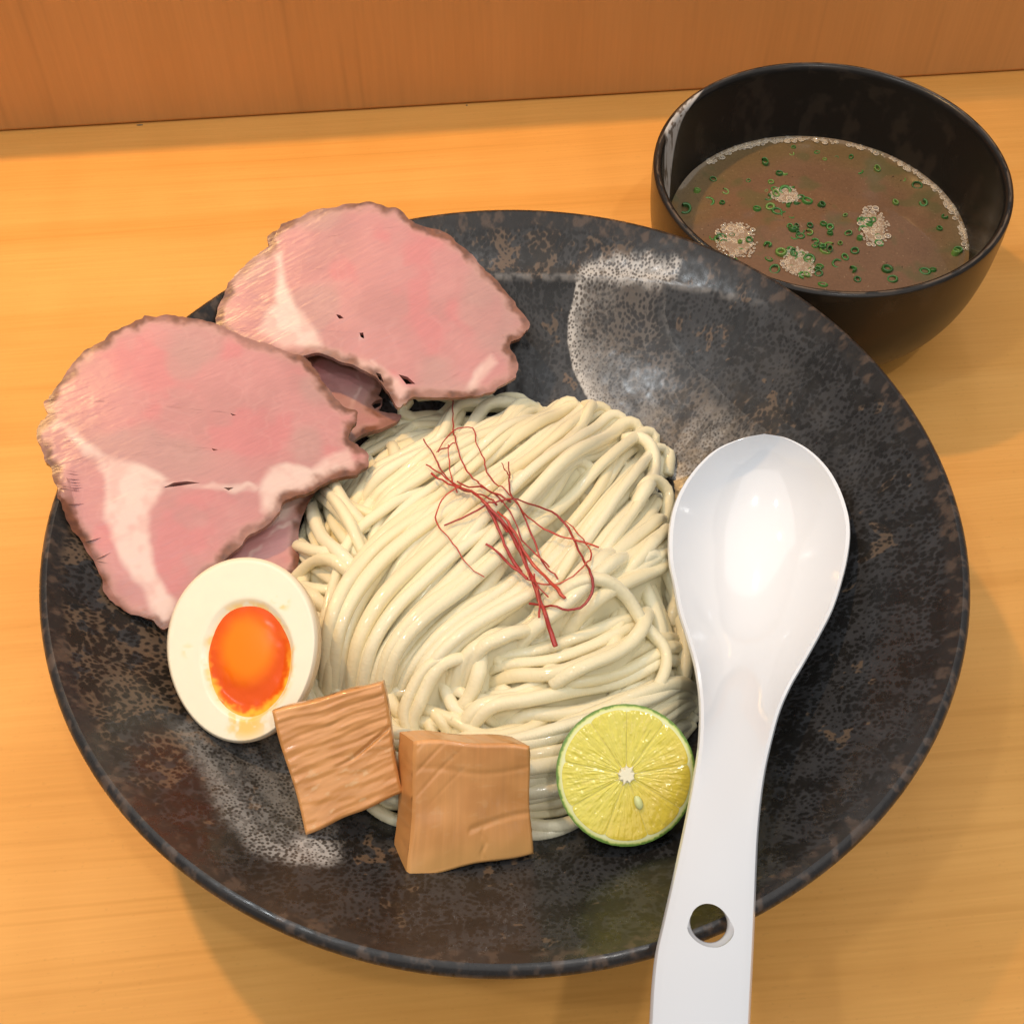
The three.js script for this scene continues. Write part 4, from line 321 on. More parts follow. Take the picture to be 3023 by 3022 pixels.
{ // red chili threads lying on the noodles
  const r = rng(17), mats = [[0.38, 0.024, 0.014], [0.46, 0.045, 0.020], [0.30, 0.015, 0.010]].map((c) => phys({ color: lin(...c), roughness: 0.4, clearcoat: 0.3, clearcoatRoughness: 0.25 }));
  const CL = { 0: 'long red chili thread whose kinked end reaches back to the pork', 1: 'long thin chili thread with an angular bend near the pork side of the tuft', 8: 'thin chili thread curling out of the tuft in a wide open curve toward the egg', 9: 'longest chili thread, making a wide hooked loop toward the spoon', 10: 'straight chili thread pointing out of the tuft toward the spoon', 11: 'thin chili thread making the inner loop inside the widest loop', 13: 'thickest chili strip, ending in a blunt dark tip toward the citrus' }; let ci = 0;
  for (const d of [[0.5,-18.0,-307.2,-16.7,-304.6,-17.7,-301.3,-19.1,-301.1,-19.1,-280.9,-18.5,-273.0,-16.5,-262.2,-13.7,-253.6,-11.0,-246.8,-8.4,-241.6,-4.6,-236.5,-2.9,-234.2],[0.5,-23.3,-261.6,-21.1,-267.6,-17.8,-273.2,-12.7,-274.1,-11.0,-265.8,-8.6,-258.3,-7.7,-250.5,-5.5,-243.4,-2.9,-239.3,0.4,-235.6,3.6,-230.7,6.8,-224.3,8.8,-218.0,13.1,-211.5],[0.6,-17.9,-265.0,-20.5,-263.0,-23.1,-261.6],[0.45,-19.8,-263.4,-19.5,-259.6,-18.8,-253.0,-17.5,-247.3,-16.3,-242.7],[0.55,-27.9,-268.6,-24.9,-262.6,-21.9,-254.9,-18.2,-248.1,-13.8,-242.5,-8.7,-238.2,-4.5,-233.0],[0.6,-26.5,-256.9,-22.2,-252.6,-18.1,-247.3,-13.8,-241.9,-9.5,-236.5,-5.3,-230.4,-1.3,-224.7],[0.9,-24.8,-253.4,-20.3,-248.3,-15.9,-243.3,-10.3,-237.0,-7.4,-232.5,-4.1,-226.2,-1.2,-219.3,2.7,-214.2],[0.7,-16.4,-246.8,-12.5,-243.0,-8.8,-241.1,-4.6,-236.5,-0.5,-233.3],[0.45,-7.9,-210.7,-11.5,-213.1,-15.2,-218.1,-18.6,-223.8,-21.2,-228.0,-22.4,-232.0,-21.9,-236.5,-20.0,-240.3,-16.7,-242.5,-15.0,-242.7],[0.75,-19.6,-228.1,-14.3,-230.1,-8.2,-232.3,-2.9,-233.6,2.8,-233.8,10.7,-235.4,14.4,-233.8,17.1,-229.4,18.6,-223.1,20.4,-216.5,21.9,-209.9,22.6,-206.1,21.7,-203.0,18.4,-200.4,14.4,-199.9,11.3,-201.0,7.8,-203.3,5.1,-204.9],[0.65,-1.3,-234.0,4.4,-231.1,10.9,-228.2,17.0,-225.7,22.3,-223.8,24.9,-221.9],[0.5,15.8,-233.6,18.4,-230.2,20.3,-225.9,22.2,-220.7,22.7,-216.6,20.8,-213.3,16.6,-210.5,12.6,-209.3,8.7,-209.7,4.3,-211.3],[0.9,-7.5,-220.8,-2.8,-217.4,1.2,-214.2,4.3,-211.3],[1.25,-8.6,-233.0,-4.5,-228.8,-0.4,-224.7,2.8,-219.9,4.7,-214.4,6.3,-209.6,7.4,-205.3,9.3,-199.3,10.9,-195.0,12.2,-191.7],[1.0,-4.1,-231.3,0.4,-224.7,5.2,-217.3,8.7,-212.4,11.4,-208.3,14.7,-203.0],[0.5,-2.9,-233.6,0.4,-229.6,2.8,-223.9,6.0,-221.2,8.8,-218.0,10.7,-215.1],[0.5,-1.1,-251.8,-0.7,-245.6,-0.9,-240.5,-0.0,-232.7],[0.4,-3.2,-251.5,-1.7,-246.8,-0.7,-241.9],[0.6,6.3,-212.2,6.9,-207.9,7.6,-202.8,7.6,-197.7],[0.4,2.0,-221.0,3.5,-215.3,6.3,-208.7,10.2,-204.4]]) {
    const w = d[0] * 0.00052, P = lay(pairs(d, 1), Math.max(w, 0.0006), -0.1, 0.0004), n = P.length, ph = r() * 9;
    P.forEach((p, i) => { p.y += 0.0008 * Math.sin(i / n * 6 + ph) ** 2; p.x += 0.00012 * Math.sin(i * 1.7 + ph); p.z += 0.00012 * Math.cos(i * 2.1 + ph); });
    solo('chili_thread', tube(P, (s) => w * (0.75 + 0.35 * s + 0.12 * Math.sin(s * 19 + ph)), 6, 0.7), mats[Math.floor(r() * 3)], CL[ci++] ?? (d[0] > 0.56 ? 'fairly thick red chili thread in the middle bundle of the tuft on the noodles' : 'hair thin red chili thread in the tuft on top of the noodles'), 'chili thread', 'chili threads on the noodles');
  }
}

// ---------------------------------------------------------------- sliced pork
const PORK = [{c:[-0.0993,0.0668,-0.2515],n:[0.1666,0.9494,0.2662],outline:[-14.8,46.7,-7.0,48.1,1.0,48.2,10.8,45.9,20.7,43.5,29.0,41.0,35.6,39.3,39.0,35.5,43.4,30.3,47.7,25.2,52.6,23.8,51.7,18.3,50.6,13.7,54.8,11.4,56.2,6.6,52.7,2.4,46.5,-0.6,41.1,-4.9,38.1,-6.8,32.1,-10.6,27.0,-17.3,20.6,-24.3,15.1,-31.2,9.7,-39.6,4.5,-47.8,0.5,-52.6,-4.8,-49.8,-12.3,-47.4,-16.0,-44.1,-19.1,-38.0,-24.4,-30.3,-27.0,-26.4,-31.3,-21.0,-33.4,-15.4,-35.7,-8.1,-39.2,-0.8,-41.0,1.6,-41.3,7.5,-39.4,10.3,-40.7,14.5,-38.4,17.3,-35.2,25.5,-32.1,32.0,-26.5,37.9,-20.8,43.0],fats:[[-19.9,-2.8,-9.9,-4.6,-3.6,-7.5,-4.7,-11.8,-7.1,-18.6,-7.0,-26.8,-4.9,-34.0,-0.4,-42.5,4.5,-47.8,0.5,-51.9,-4.4,-46.6,-9.5,-39.0,-14.8,-30.5,-18.7,-21.0,-20.3,-12.9],[24.1,-7.4,26.8,-1.2,31.3,1.7,39.2,1.4,44.5,6.2,50.0,10.1,52.6,5.0,46.4,0.2,39.5,-4.6,33.5,-9.3,27.7,-15.6,25.3,-14.0]],seams:[[14,-5.6,-10.2,1.0,-7.9,11.7,-7.8,23.4,-8.3,27.1,-5.4],[22,-40.1,9.4,-31.3,4.9,-24.7,-0.6,-18.9,-5.2],[16,27.0,-17.3,20.6,-24.3,13.7,-32.9]],holes:[[-4.0,-10.6,-1.2,-8.7,2.6,-7.8,6.5,-7.9,3.4,-8.7,-1.1,-9.9],[13.3,-8.6,16.4,-8.2,14.9,-9.3],[13.4,16.0,15.4,15.6,14.3,15.3],[8.9,3.6,10.9,3.3,9.5,2.9]]},{c:[-0.043,0.0656,-0.3146],n:[0.1397,0.9107,0.3887],outline:[-36.9,20.0,-37.5,24.1,-34.3,28.1,-28.4,30.4,-21.6,33.2,-14.8,35.6,-7.0,36.8,0.9,36.4,6.2,34.6,10.7,31.1,20.4,28.4,27.6,23.7,32.9,18.3,37.4,13.8,42.7,8.5,45.3,4.9,49.3,-1.4,48.0,-5.2,43.1,-9.6,45.3,-14.6,44.4,-21.0,38.3,-25.0,33.2,-27.5,26.3,-28.7,16.0,-29.2,10.0,-30.8,6.7,-34.1,2.3,-27.6,-2.0,-22.4,-11.4,-18.8,-19.9,-16.6,-29.9,-18.4,-41.7,-14.6,-51.1,-9.7,-53.0,-4.4,-50.8,2.1,-49.4,7.6,-45.5,12.5,-39.8,17.9],fats:[[-35.1,16.8,-33.0,17.9,-31.9,9.6,-29.9,3.3,-26.3,-2.0,-20.2,-8.9,-18.3,-14.2,-30.9,-14.9,-38.6,-9.0,-37.2,-3.5,-34.0,0.3,-33.5,8.6],[-19.1,-15.6,-9.8,-17.4,-0.4,-19.6,6.5,-25.6,11.7,-29.8,6.7,-34.1,1.5,-26.3,-9.7,-20.1],[28.0,-27.7,31.4,-19.9,36.6,-13.2,38.8,-15.8,33.1,-22.5,31.4,-27.1]],seams:[[8,-5.7,-10.0,-3.8,-17.1,-0.4,-19.6]],holes:[[-14.6,-3.0,-13.2,-3.2,-12.0,-4.3,-13.5,-4.5],[-6.8,-9.1,-5.6,-8.9,-5.2,-11.0,-6.4,-10.5],[6.1,-22.6,9.1,-23.3,11.7,-25.5,8.7,-25.8],[-1.2,-22.4,0.4,-22.8,1.5,-25.8,0.4,-25.7]]},{c:[-0.0662,0.0452,-0.2654],n:[0.3194,0.9399,0.1204],outline:[0.5,42.0,10.3,42.6,20.4,40.1,23.4,34.3,20.7,26.3,26.6,25.4,30.7,24.2,25.1,18.9,18.2,14.9,12.5,8.2,8.0,-1.6,4.3,-9.1,1.5,-16.3,0.0,-24.0,0.6,-36.7,-1.5,-40.6,-10.7,-43.8,-21.2,-41.1,-28.4,-31.7,-28.1,-5.7,-20.5,15.5,-9.3,33.3],fats:[[-9.0,-19.1,-4.5,-13.6,1.7,-7.7,1.2,-12.6,-4.7,-21.1,-10.1,-24.9]],seams:[[9,12.3,39.3,16.3,32.7,13.3,22.6],[8,-2.4,-19.8,-9.7,-29.4,-15.1,-39.3]],holes:[[20.0,27.0,21.9,29.1,23.8,29.9,23.8,27.4,21.4,25.4]]}];
const porkLab = ['large pink pork slice hanging over the plate edge behind the egg', 'pink pork slice with browned rim lying on the plate back edge', 'pink pork slice mostly hidden under the two others, beside the noodles'];
PORK.forEach((S, k) => {
  const out0 = pairs(S.outline).map(([a, b]) => new THREE.Vector3(a, b, 0)), r = rng(500 + k);
  const cv = new THREE.CatmullRomCurve3(out0, true, 'centripetal').getPoints(out0.length * 7).slice(0, -1);
  const cen = cv.reduce((s, p) => s.add(p), new THREE.Vector3()).multiplyScalar(1 / cv.length);
  const out = cv.map((p, i) => { const d = p.clone().sub(cen), L = d.length(), n = (fbm(i / 3.1, k * 7, 600, 3) - 0.5) * 1.9 + (fbm(i / 14, k * 9, 610, 2) - 0.5) * 1.6; d.multiplyScalar((L + n) / L).add(cen); return [d.x, d.y]; });
  const fats = S.fats.map((f) => pairs(f)), seams = S.seams.map((f) => [f[0] * 0.093, pairs(f, 1)]), holes = S.holes.map((h) => pairs(h));
  const xs = out.map((p) => p[0]), ys = out.map((p) => p[1]), x0 = Math.min(...xs) - 2, x1 = Math.max(...xs) + 2, y0 = Math.min(...ys) - 2, y1 = Math.max(...ys) + 2;
  const map = tex(640, 640, (u, v) => {
    const x = mix(x0, x1, u), y = mix(y0, y1, v), wx = x + 4 * (fbm(x / 7, y / 7, 620 + k, 3) - 0.5), wy = y + 4 * (fbm(x / 7, y / 7, 630 + k, 3) - 0.5);
    const e = distPoly(x, y, out), big = fbm(x / 17, y / 17, 640 + k, 3), ang = 0.5 + 0.6 * (fbm(x / 30, y / 30, 645 + k, 2) - 0.5);
    const fx = x * Math.cos(ang) + y * Math.sin(ang), fy = -x * Math.sin(ang) + y * Math.cos(ang), fib = fbm(fx / 4, fy / 0.5, 650 + k, 2);
    let c = mix3([0.53, 0.245, 0.235], [0.475, 0.225, 0.213], sst(0.35, 0.7, big));
    c = mix3(c, [0.58, 0.195, 0.20], 0.55 * sst(0.52, 0.72, fbm(x / 13 + 5, y / 13, 655 + k, 3)));
    c = mix3(c, [0.44, 0.265, 0.238], 0.6 * sst(0.50, 0.68, fbm(x / 20 + 9, y / 20, 658 + k, 2)));
    c = c.map((q) => q * (0.955 + 0.09 * fib));
    // marbling: a net of thin pale veins
    const v1 = Math.abs(fbm(wx / 4.6, wy / 4.6, 660 + k, 2) - 0.5), v2 = Math.abs(fbm(wx / 11 + 3, wy / 11, 665 + k, 3) - 0.5);
    const vein = Math.max(0.11 * sst(0.13, 0.0, v1) * sst(0.42, 0.66, fbm(x / 15, y / 15, 668 + k, 2)), 0.10 * sst(0.1, 0.0, v2) * sst(0.3, 0.6, fbm(x / 12, y / 12, 669 + k, 2)));
    c = mix3(c, [0.66, 0.40, 0.36], vein);
    let fat = 0; for (const f of fats) fat = Math.max(fat, sst(1.6, -1.2, sdist(wx * 0.6 + x * 0.4, wy * 0.6 + y * 0.4, f)));
    for (const [w, f] of seams) fat = Math.max(fat, 0.8 * sst(w * 1.5, 0, distPoly(wx * 1.2 - x * 0.2, wy * 1.2 - y * 0.2, f, false)) * sst(0.2, 0.55, fbm(x / 5, y / 5, 672 + k, 2)));
    const fc = mix3([0.78, 0.63, 0.55], [0.71, 0.49, 0.43], sst(0.35, 0.65, fbm(x / 6, y / 6, 670 + k, 3)));
    c = mix3(c, fc, fat * 0.74);
    // pale cooked band, then the roasted brown edge
    const jag = 2.2 * (fbm(x / 4, y / 4, 680 + k, 3) - 0.5);
    c = mix3(c, [0.50, 0.30, 0.24], 0.5 * sst(5.0, 1.5, e + jag));
    const brown = sst(3.4, 0.9, e + 1.8 * jag) * (0.55 + 0.45 * sst(0.3, 0.55, fbm(x / 9, y / 9, 685 + k, 2)));
    c = mix3(c, mix3([0.23, 0.085, 0.038], [0.085, 0.034, 0.020], fbm(x / 1.5, y / 1.5, 690 + k, 2)), brown * 0.95);
    return c;
  });
  const bump = tex(512, 512, (u, v) => { const x = mix(x0, x1, u), y = mix(y0, y1, v); return 0.5 + 0.7 * (fbm((x * 0.8 + y * 0.5) / 5, (y * 0.8 - x * 0.5) / 0.8, 650 + k, 3) - 0.5) + 0.5 * (fbm(x / 2, y / 2, 700 + k, 3) - 0.5); }, true);
  const sh = new THREE.Shape(out.map(([a, b]) => new THREE.Vector2(a / 1000, b / 1000)));
  for (const h of holes) sh.holes.push(new THREE.Path(h.map(([a, b]) => new THREE.Vector2(a / 1000, b / 1000))));
  let g = new THREE.ExtrudeGeometry(sh, { depth: 0.0026, bevelEnabled: false });
  g.deleteAttribute('normal'); g.deleteAttribute('uv');
  g = new TessellateModifier(0.0026, 7).modify(g.toNonIndexed ? g : g);
  g = mergeVertices(g, 1e-6);
  const n = new THREE.Vector3(...S.n), e1 = new THREE.Vector3(1, 0, 0); e1.addScaledVector(n, -e1.dot(n)).normalize(); const e2 = new THREE.Vector3().crossVectors(n, e1);
  const p = g.attributes.position, uv = new Float32Array(p.count * 2);
  for (let i = 0; i < p.count; i++) {
    let a = p.getX(i), b = p.getY(i), c = p.getZ(i); uv[2 * i] = (a * 1000 - x0) / (x1 - x0); uv[2 * i + 1] = (b * 1000 - y0) / (y1 - y0);
    const e = distPoly(a * 1000, b * 1000, out), bend = k === 0 ? -2.2 * (a + 0.02) ** 2 - 1.2 * b * b : k === 1 ? -1.8 * a * a : 0;
    c += bend + 0.0011 * (fbm(a * 60, b * 60, 710 + k, 3) - 0.5) + (e < 2 ? 0.0002 * (fbm(a * 500, b * 500, 720 + k, 2) - 0.5) : 0);
    { const wp = new THREE.Vector3(...S.c).addScaledVector(e1, a).addScaledVector(e2, b).addScaledVector(n, c), rr = Math.hypot(wp.x - PC[0], wp.z - PC[1]), q = Math.min(1, PR / rr);
      const need = plateY((wp.x - PC[0]) * q, (wp.z - PC[1]) * q) + 0.0022 - 0.22 * Math.max(0, rr - PR) - (rr > PR ? 2 * (rr - PR) ** 2 : 0), d = need - wp.y, push = d > 0.002 ? d : d < -0.002 ? 0 : (d + 0.002) ** 2 / 0.008; c += push / n.y; }
    p.setXYZ(i, a, b, c - 0.0013);
  }
  g.setAttribute('uv', new THREE.BufferAttribute(uv, 2)); g = creased(g, 0.9);
  const m = solo('pork_slice', g, phys({ map, bumpMap: bump, bumpScale: 0.00015, roughness: 0.34, specularIntensity: 0.9 }), porkLab[k], 'pork slice', 'roast pork slices at the plate edge');
  m.matrixAutoUpdate = true; m.setRotationFromMatrix(new THREE.Matrix4().makeBasis(e1, e2, n)); m.position.set(...S.c);
});

// ---------------------------------------------------------------- half of a soft egg
function facing(o, at, n, roll) { const z = new THREE.Vector3(...n).normalize(), x = new THREE.Vector3(1, 0, 0); x.addScaledVector(z, -x.dot(z)).normalize(); const y = new THREE.Vector3().crossVectors(z, x); o.setRotationFromMatrix(new THREE.Matrix4().makeBasis(x, y, z)); o.rotateZ(roll); o.position.set(at[0] / 1000, at[1] / 1000, at[2] / 1000); }
{
  const t = thing('egg_half', 'halved soft boiled egg with orange runny yolk leaning beside the pork', 'egg');
  facing(t, [-74.9,60.0,-189.0], [-0.20, 0.85, 0.42], R(5));
  const A = 0.0222, B = 0.0256, eggR = (th) => { const s = Math.sin(th), c = Math.cos(th), k = 1 + 0.07 * s; return 1 / Math.sqrt((c / (A * k)) ** 2 + (s / B) ** 2); };
  const yc = [0.0022, -0.0034], YA = 0.0120, YB = 0.0152, yR = (th) => 1 / Math.sqrt((Math.cos(th) / YA) ** 2 + (Math.sin(th) / YB) ** 2) * (1 + 0.012 * Math.sin(3 * th + 1) + 0.008 * Math.sin(7 * th));
  const skin = [0.66, 0.46, 0.27], white = [0.84, 0.765, 0.585];
  const faceT = tex(512, 512, (u, v) => {
    const x = (u - 0.5) * 60, y = (v - 0.5) * 60; let c = white.map((q) => q * (0.975 + 0.05 * fbm(x / 3, y / 3, 801, 3)));
    const th = Math.atan2(y - yc[1] * 1000, x - yc[0] * 1000), d = Math.hypot(x - yc[0] * 1000, y - yc[1] * 1000) - yR(th) * 1000;
    const smear = sst(0.50, 0.68, fbm(x / 3.4, y / 3.4, 803, 3)) * Math.max(0.75 * sst(2.6, 0, d), 0.85 * sst(7, 0, Math.hypot(x - 1, (y + 20.5) * 1.4) - 2), 1.0 * sst(4, 0, Math.hypot(x - 12.2, (y - 12) * 0.75)), 0.5 * sst(3, 0, Math.hypot(x + 15.5, y - 1) * 1.1));
    c = mix3(c, [0.88, 0.50, 0.05], smear); c = mix3(c, [0.85, 0.62, 0.25], 0.45 * sst(1.3, 0.1, Math.abs(d)));
    const rr = Math.hypot(x, y) / (eggR(Math.atan2(y, x)) * 1000); c = mix3(c, skin, 0.55 * sst(0.975, 1.0, rr));
    return c;
  });
  // cut face between yolk and rim, rolling over into the back
  const face = grid(96, 26, (a, b) => { const th = a * 6.283185, yr = yR(th), yx = yc[0] + Math.cos(th) * yr, yy = yc[1] + Math.sin(th) * yr, q = eggR(th), k = Math.pow(b, 0.8), x = mix(yx, Math.cos(th) * q, k), y = mix(yy, Math.sin(th) * q, k); const edge = sst(0.86, 1, b); return [x, y, -0.0013 * edge * edge - 0.0010 * sst(0.10, 0, b), x / 0.06 + 0.5, y / 0.06 + 0.5]; }, true);
  const W = { roughness: 0.42, clearcoat: 0.25, clearcoatRoughness: 0.2 };
  const white_ = mesh('egg_white', face, phys({ map: faceT, ...W }), t);
  const back = grid(96, 28, (a, b) => { const th = a * 6.283185, q = eggR(th), ph = b * Math.PI / 2, s = Math.cos(ph); return [Math.cos(th) * q * s, Math.sin(th) * q * s, -0.0013 - 0.0192 * Math.sin(ph)]; }, true);
  const skinT = tex(256, 128, (u, v) => mix3([0.78, 0.62, 0.41], skin, sst(0.3, 0.7, fbm(u * 14, v * 6, 815, 3))), false, THREE.RepeatWrapping);
  mesh('soy_stained_skin', back, phys({ map: skinT, roughness: 0.45, clearcoat: 0.4, clearcoatRoughness: 0.25 }), t).userData.label = 'smooth tan outer side of the egg, stained by soy marinade';
  const yolkT = tex(384, 384, (u, v) => {
    const x = (u - 0.5) * 36, y = (v - 0.5) * 36, n = fbm(x / 3, y / 3, 821, 3), core = Math.hypot((x + 0.5) / 8.2, (y - 3.2) / 9.6) + 0.10 * (n - 0.5), e = Math.hypot(x / 12.7, y / 15.6);
    let c = mix3([0.93, 0.215, 0.002], [0.70, 0.088, 0.003], sst(0.6, 1.25, core));
    c = mix3(c, [0.90, 0.42, 0.03], sst(0.80, 0.97, e + 0.25 * (fbm(x / 2.2, y / 2.2, 823, 3) - 0.5)) * sst(9, -6, y + 4 * (n - 0.5)));
    return c;
  });
  const yolk = grid(72, 26, (a, b) => {
    const th = a * 6.283185, q = yR(th) * Math.max(b, 1e-3) * 1.004, x = Math.cos(th) * q, y = Math.sin(th) * q, core = Math.hypot((x + 0.0005) / 0.0085, (y - 0.0032) / 0.0098);
    const zz = -0.0010 + 0.0004 * (1 - sst(0.0, 1.5, core)) - 0.0007 * sst(0.5, 1.4, core) * sst(1.0, 0.78, b) * sst(0.008, -0.008, y - 0.4 * x) + 0.0003 * (fbm(x * 420, y * 420, 831, 3) - 0.5) * sst(0.8, 1, core);
    return [yc[0] + x, yc[1] + y, zz, x / 0.036 + 0.5, y / 0.036 + 0.5];
  }, true);
  mesh('yolk', yolk, phys({ map: yolkT, roughness: 0.24, specularIntensity: 0.4 }), t);
}

// ---------------------------------------------------------------- marinated bamboo shoots
{
  const lab = ['thin ridged slab of braised bamboo shoot leaning between the egg and the thick block', 'thick block of braised bamboo shoot standing in front of the noodles'];
  [{f:[[-62.9,66.0,-166.5],[-33.9,70.0,-173.1],[-29.1,50.0,-150.7],[-53.7,47.5,-140.1]],t:6},{f:[[-24.8,66.5,-157.4],[4.6,65.5,-156.4],[5.7,40.5,-137.8],[-26.8,43.5,-129.7]],t:12}].forEach((S, k) => {
    const V = S.f.map((p) => new THREE.Vector3(p[0] / 1000, p[1] / 1000, p[2] / 1000)), n = new THREE.Vector3().crossVectors(V[3].clone().sub(V[0]), V[1].clone().sub(V[0])).normalize(), T = S.t / 1000;
    const W = V[0].distanceTo(V[1]) * 1000, Hh = V[0].distanceTo(V[3]) * 1000;
    const ridge = (u, v) => {                             // relief of the front in metres
      const x = u * W, y = v * Hh;
      if (k === 0) { const yy = y + 2.2 * (fbm(x / 14, y / 9, 901, 2) - 0.5) + 0.05 * x; const deep = sst(0.85, 0.25, v + 0.25 * (fbm(x / 10, 2, 905, 2) - 0.5)); return 0.00016 * deep * (Math.sin(yy * 2.0 + 1.5 * Math.sin(yy * 0.37)) * (0.4 + 1.1 * vn(yy / 3.1, x / 26, 907)) + 0.5 * Math.sin(yy * 4.3 + x * 0.1)) + 0.0006 * (fbm(x / 7, y / 1.3, 903, 3) - 0.5) - 0.0009 * sst(0.9, 0.1, Math.abs(yy - 17 - 3 * Math.sin(x / 8))) * sst(10, 24, x); }
      const crease = (Math.abs(y - 24 - 2 * Math.sin(x / 6)) < 1.6 && x > 14 ? -0.0010 * (1 - Math.abs(y - 24 - 2 * Math.sin(x / 6)) / 1.6) : 0) + (Math.abs(y - 7 - 0.12 * x * Math.sin(x / 9)) < 1.2 ? -0.0005 * (1 - Math.abs(y - 7 - 0.12 * x * Math.sin(x / 9)) / 1.2) : 0) - 0.0011 * sst(0.7, 0, Math.abs(x - 17.5 + 0.4 * Math.sin(y))) * sst(24, 28, y);
      const cut = -0.0006 * sst(0.9, 0, Math.abs(((x + y * 0.9) % 5.5) - 2.7)) * sst(14, 2, Math.hypot(x - 3, y - 6));
      return 0.32 * (crease + cut) + 0.0002 * (fbm(x / 1.3, y / 16, 911, 3) - 0.5) + 0.0012 * (fbm(x / 12, y / 12, 913, 2) - 0.5);
    };
    const map = tex(512, 512, (u, v) => {
      const x = u * W, y = v * Hh, along = k === 0 ? fbm(x / 18, y / 0.9, 921, 3) : fbm(x / 0.8, y / 22, 923, 3), b = fbm(x / 9, y / 9, 925, 3);
      let c = mix3([0.66, 0.31, 0.10], [0.57, 0.255, 0.076], sst(0.3, 0.7, b)); c = c.map((q) => q * (0.92 + 0.16 * along));
      const pale = sst(0.62, 0.8, fbm(x / 3, y / 1.6, 927, 3)) * (k === 0 ? sst(0.35, 0.7, v) : 0.25); c = mix3(c, [0.70, 0.45, 0.22], 0.6 * pale);
      if (k) c = mix3(c, [0.60, 0.34, 0.11], 0.6 * sst(0.68, 0.95, v + 0.12 * (b - 0.5)));
      return c;
    });
    const mat = phys({ map, roughness: 0.36, clearcoat: 0.45, clearcoatRoughness: 0.1 });
    // rounded slab: front, four sides and back out of one skin
    const at = (u, v, d) => { const a = V[0].clone().lerp(V[1], u), b = V[3].clone().lerp(V[2], u); return a.lerp(b, v).addScaledVector(n, -d).add(new THREE.Vector3(k ? -0.42 * d : 0, 0, 0)); };
    const nu = 60, nv = 70, er = 0.0008;
    const wob = (u, v) => [u + 0.010 * Math.sin(v * 7 + k) * (u - 0.5) * 2, v + (k ? 0.012 * Math.sin(u * 9) : 0.006 * Math.sin(u * 12)) * (v - 0.5) * 2 - (k ? 0.018 * Math.sin(u * 3.1) * (1 - v) : 0)];
    const sheet = (d, sgn) => grid(nu, nv, (a, b) => { const [u, v] = wob(a, b), e = Math.min(a * W, (1 - a) * W, b * Hh, (1 - b) * Hh) / 1000, rd = er - Math.sqrt(Math.max(0, er * er - Math.max(0, er - e) ** 2)); const p = at(u, v, d + sgn * rd).addScaledVector(n, sgn > 0 ? ridge(a, b) * sst(0, 0.001, e) : 0); return [p.x, p.y, p.z, a, b]; });
    const fr = sheet(0, 1), bk = sheet(T, -1); bk.index.array.reverse();
    const side = grid(2 * (nu + nv), 8, (a, b) => { let s = a * 2 * (W + Hh), u, v; if (s < W) { u = s / W; v = 0; } else if (s < W + Hh) { u = 1; v = (s - W) / Hh; } else if (s < 2 * W + Hh) { u = 1 - (s - W - Hh) / W; v = 1; } else { u = 0; v = 1 - (s - 2 * W - Hh) / Hh; } const [p, q] = wob(u, v), f = 0.0004 * (fbm(a * 60, b * 3, 931 + k, 3) - 0.5); const o = at(p, q, er + b * (T - 2 * er)); o.addScaledVector(o.clone().sub(at(0.5, 0.5, T / 2)).normalize(), f); return [o.x, o.y, o.z, u, v * 0.98 + 0.02 * b]; });
    const gg = mergeGeometries([fr, bk, side]); gg.computeVertexNormals();
    solo('bamboo_shoot', gg, mat, lab[k], 'bamboo shoot', 'braised bamboo shoots in front of the noodles');
  });
}

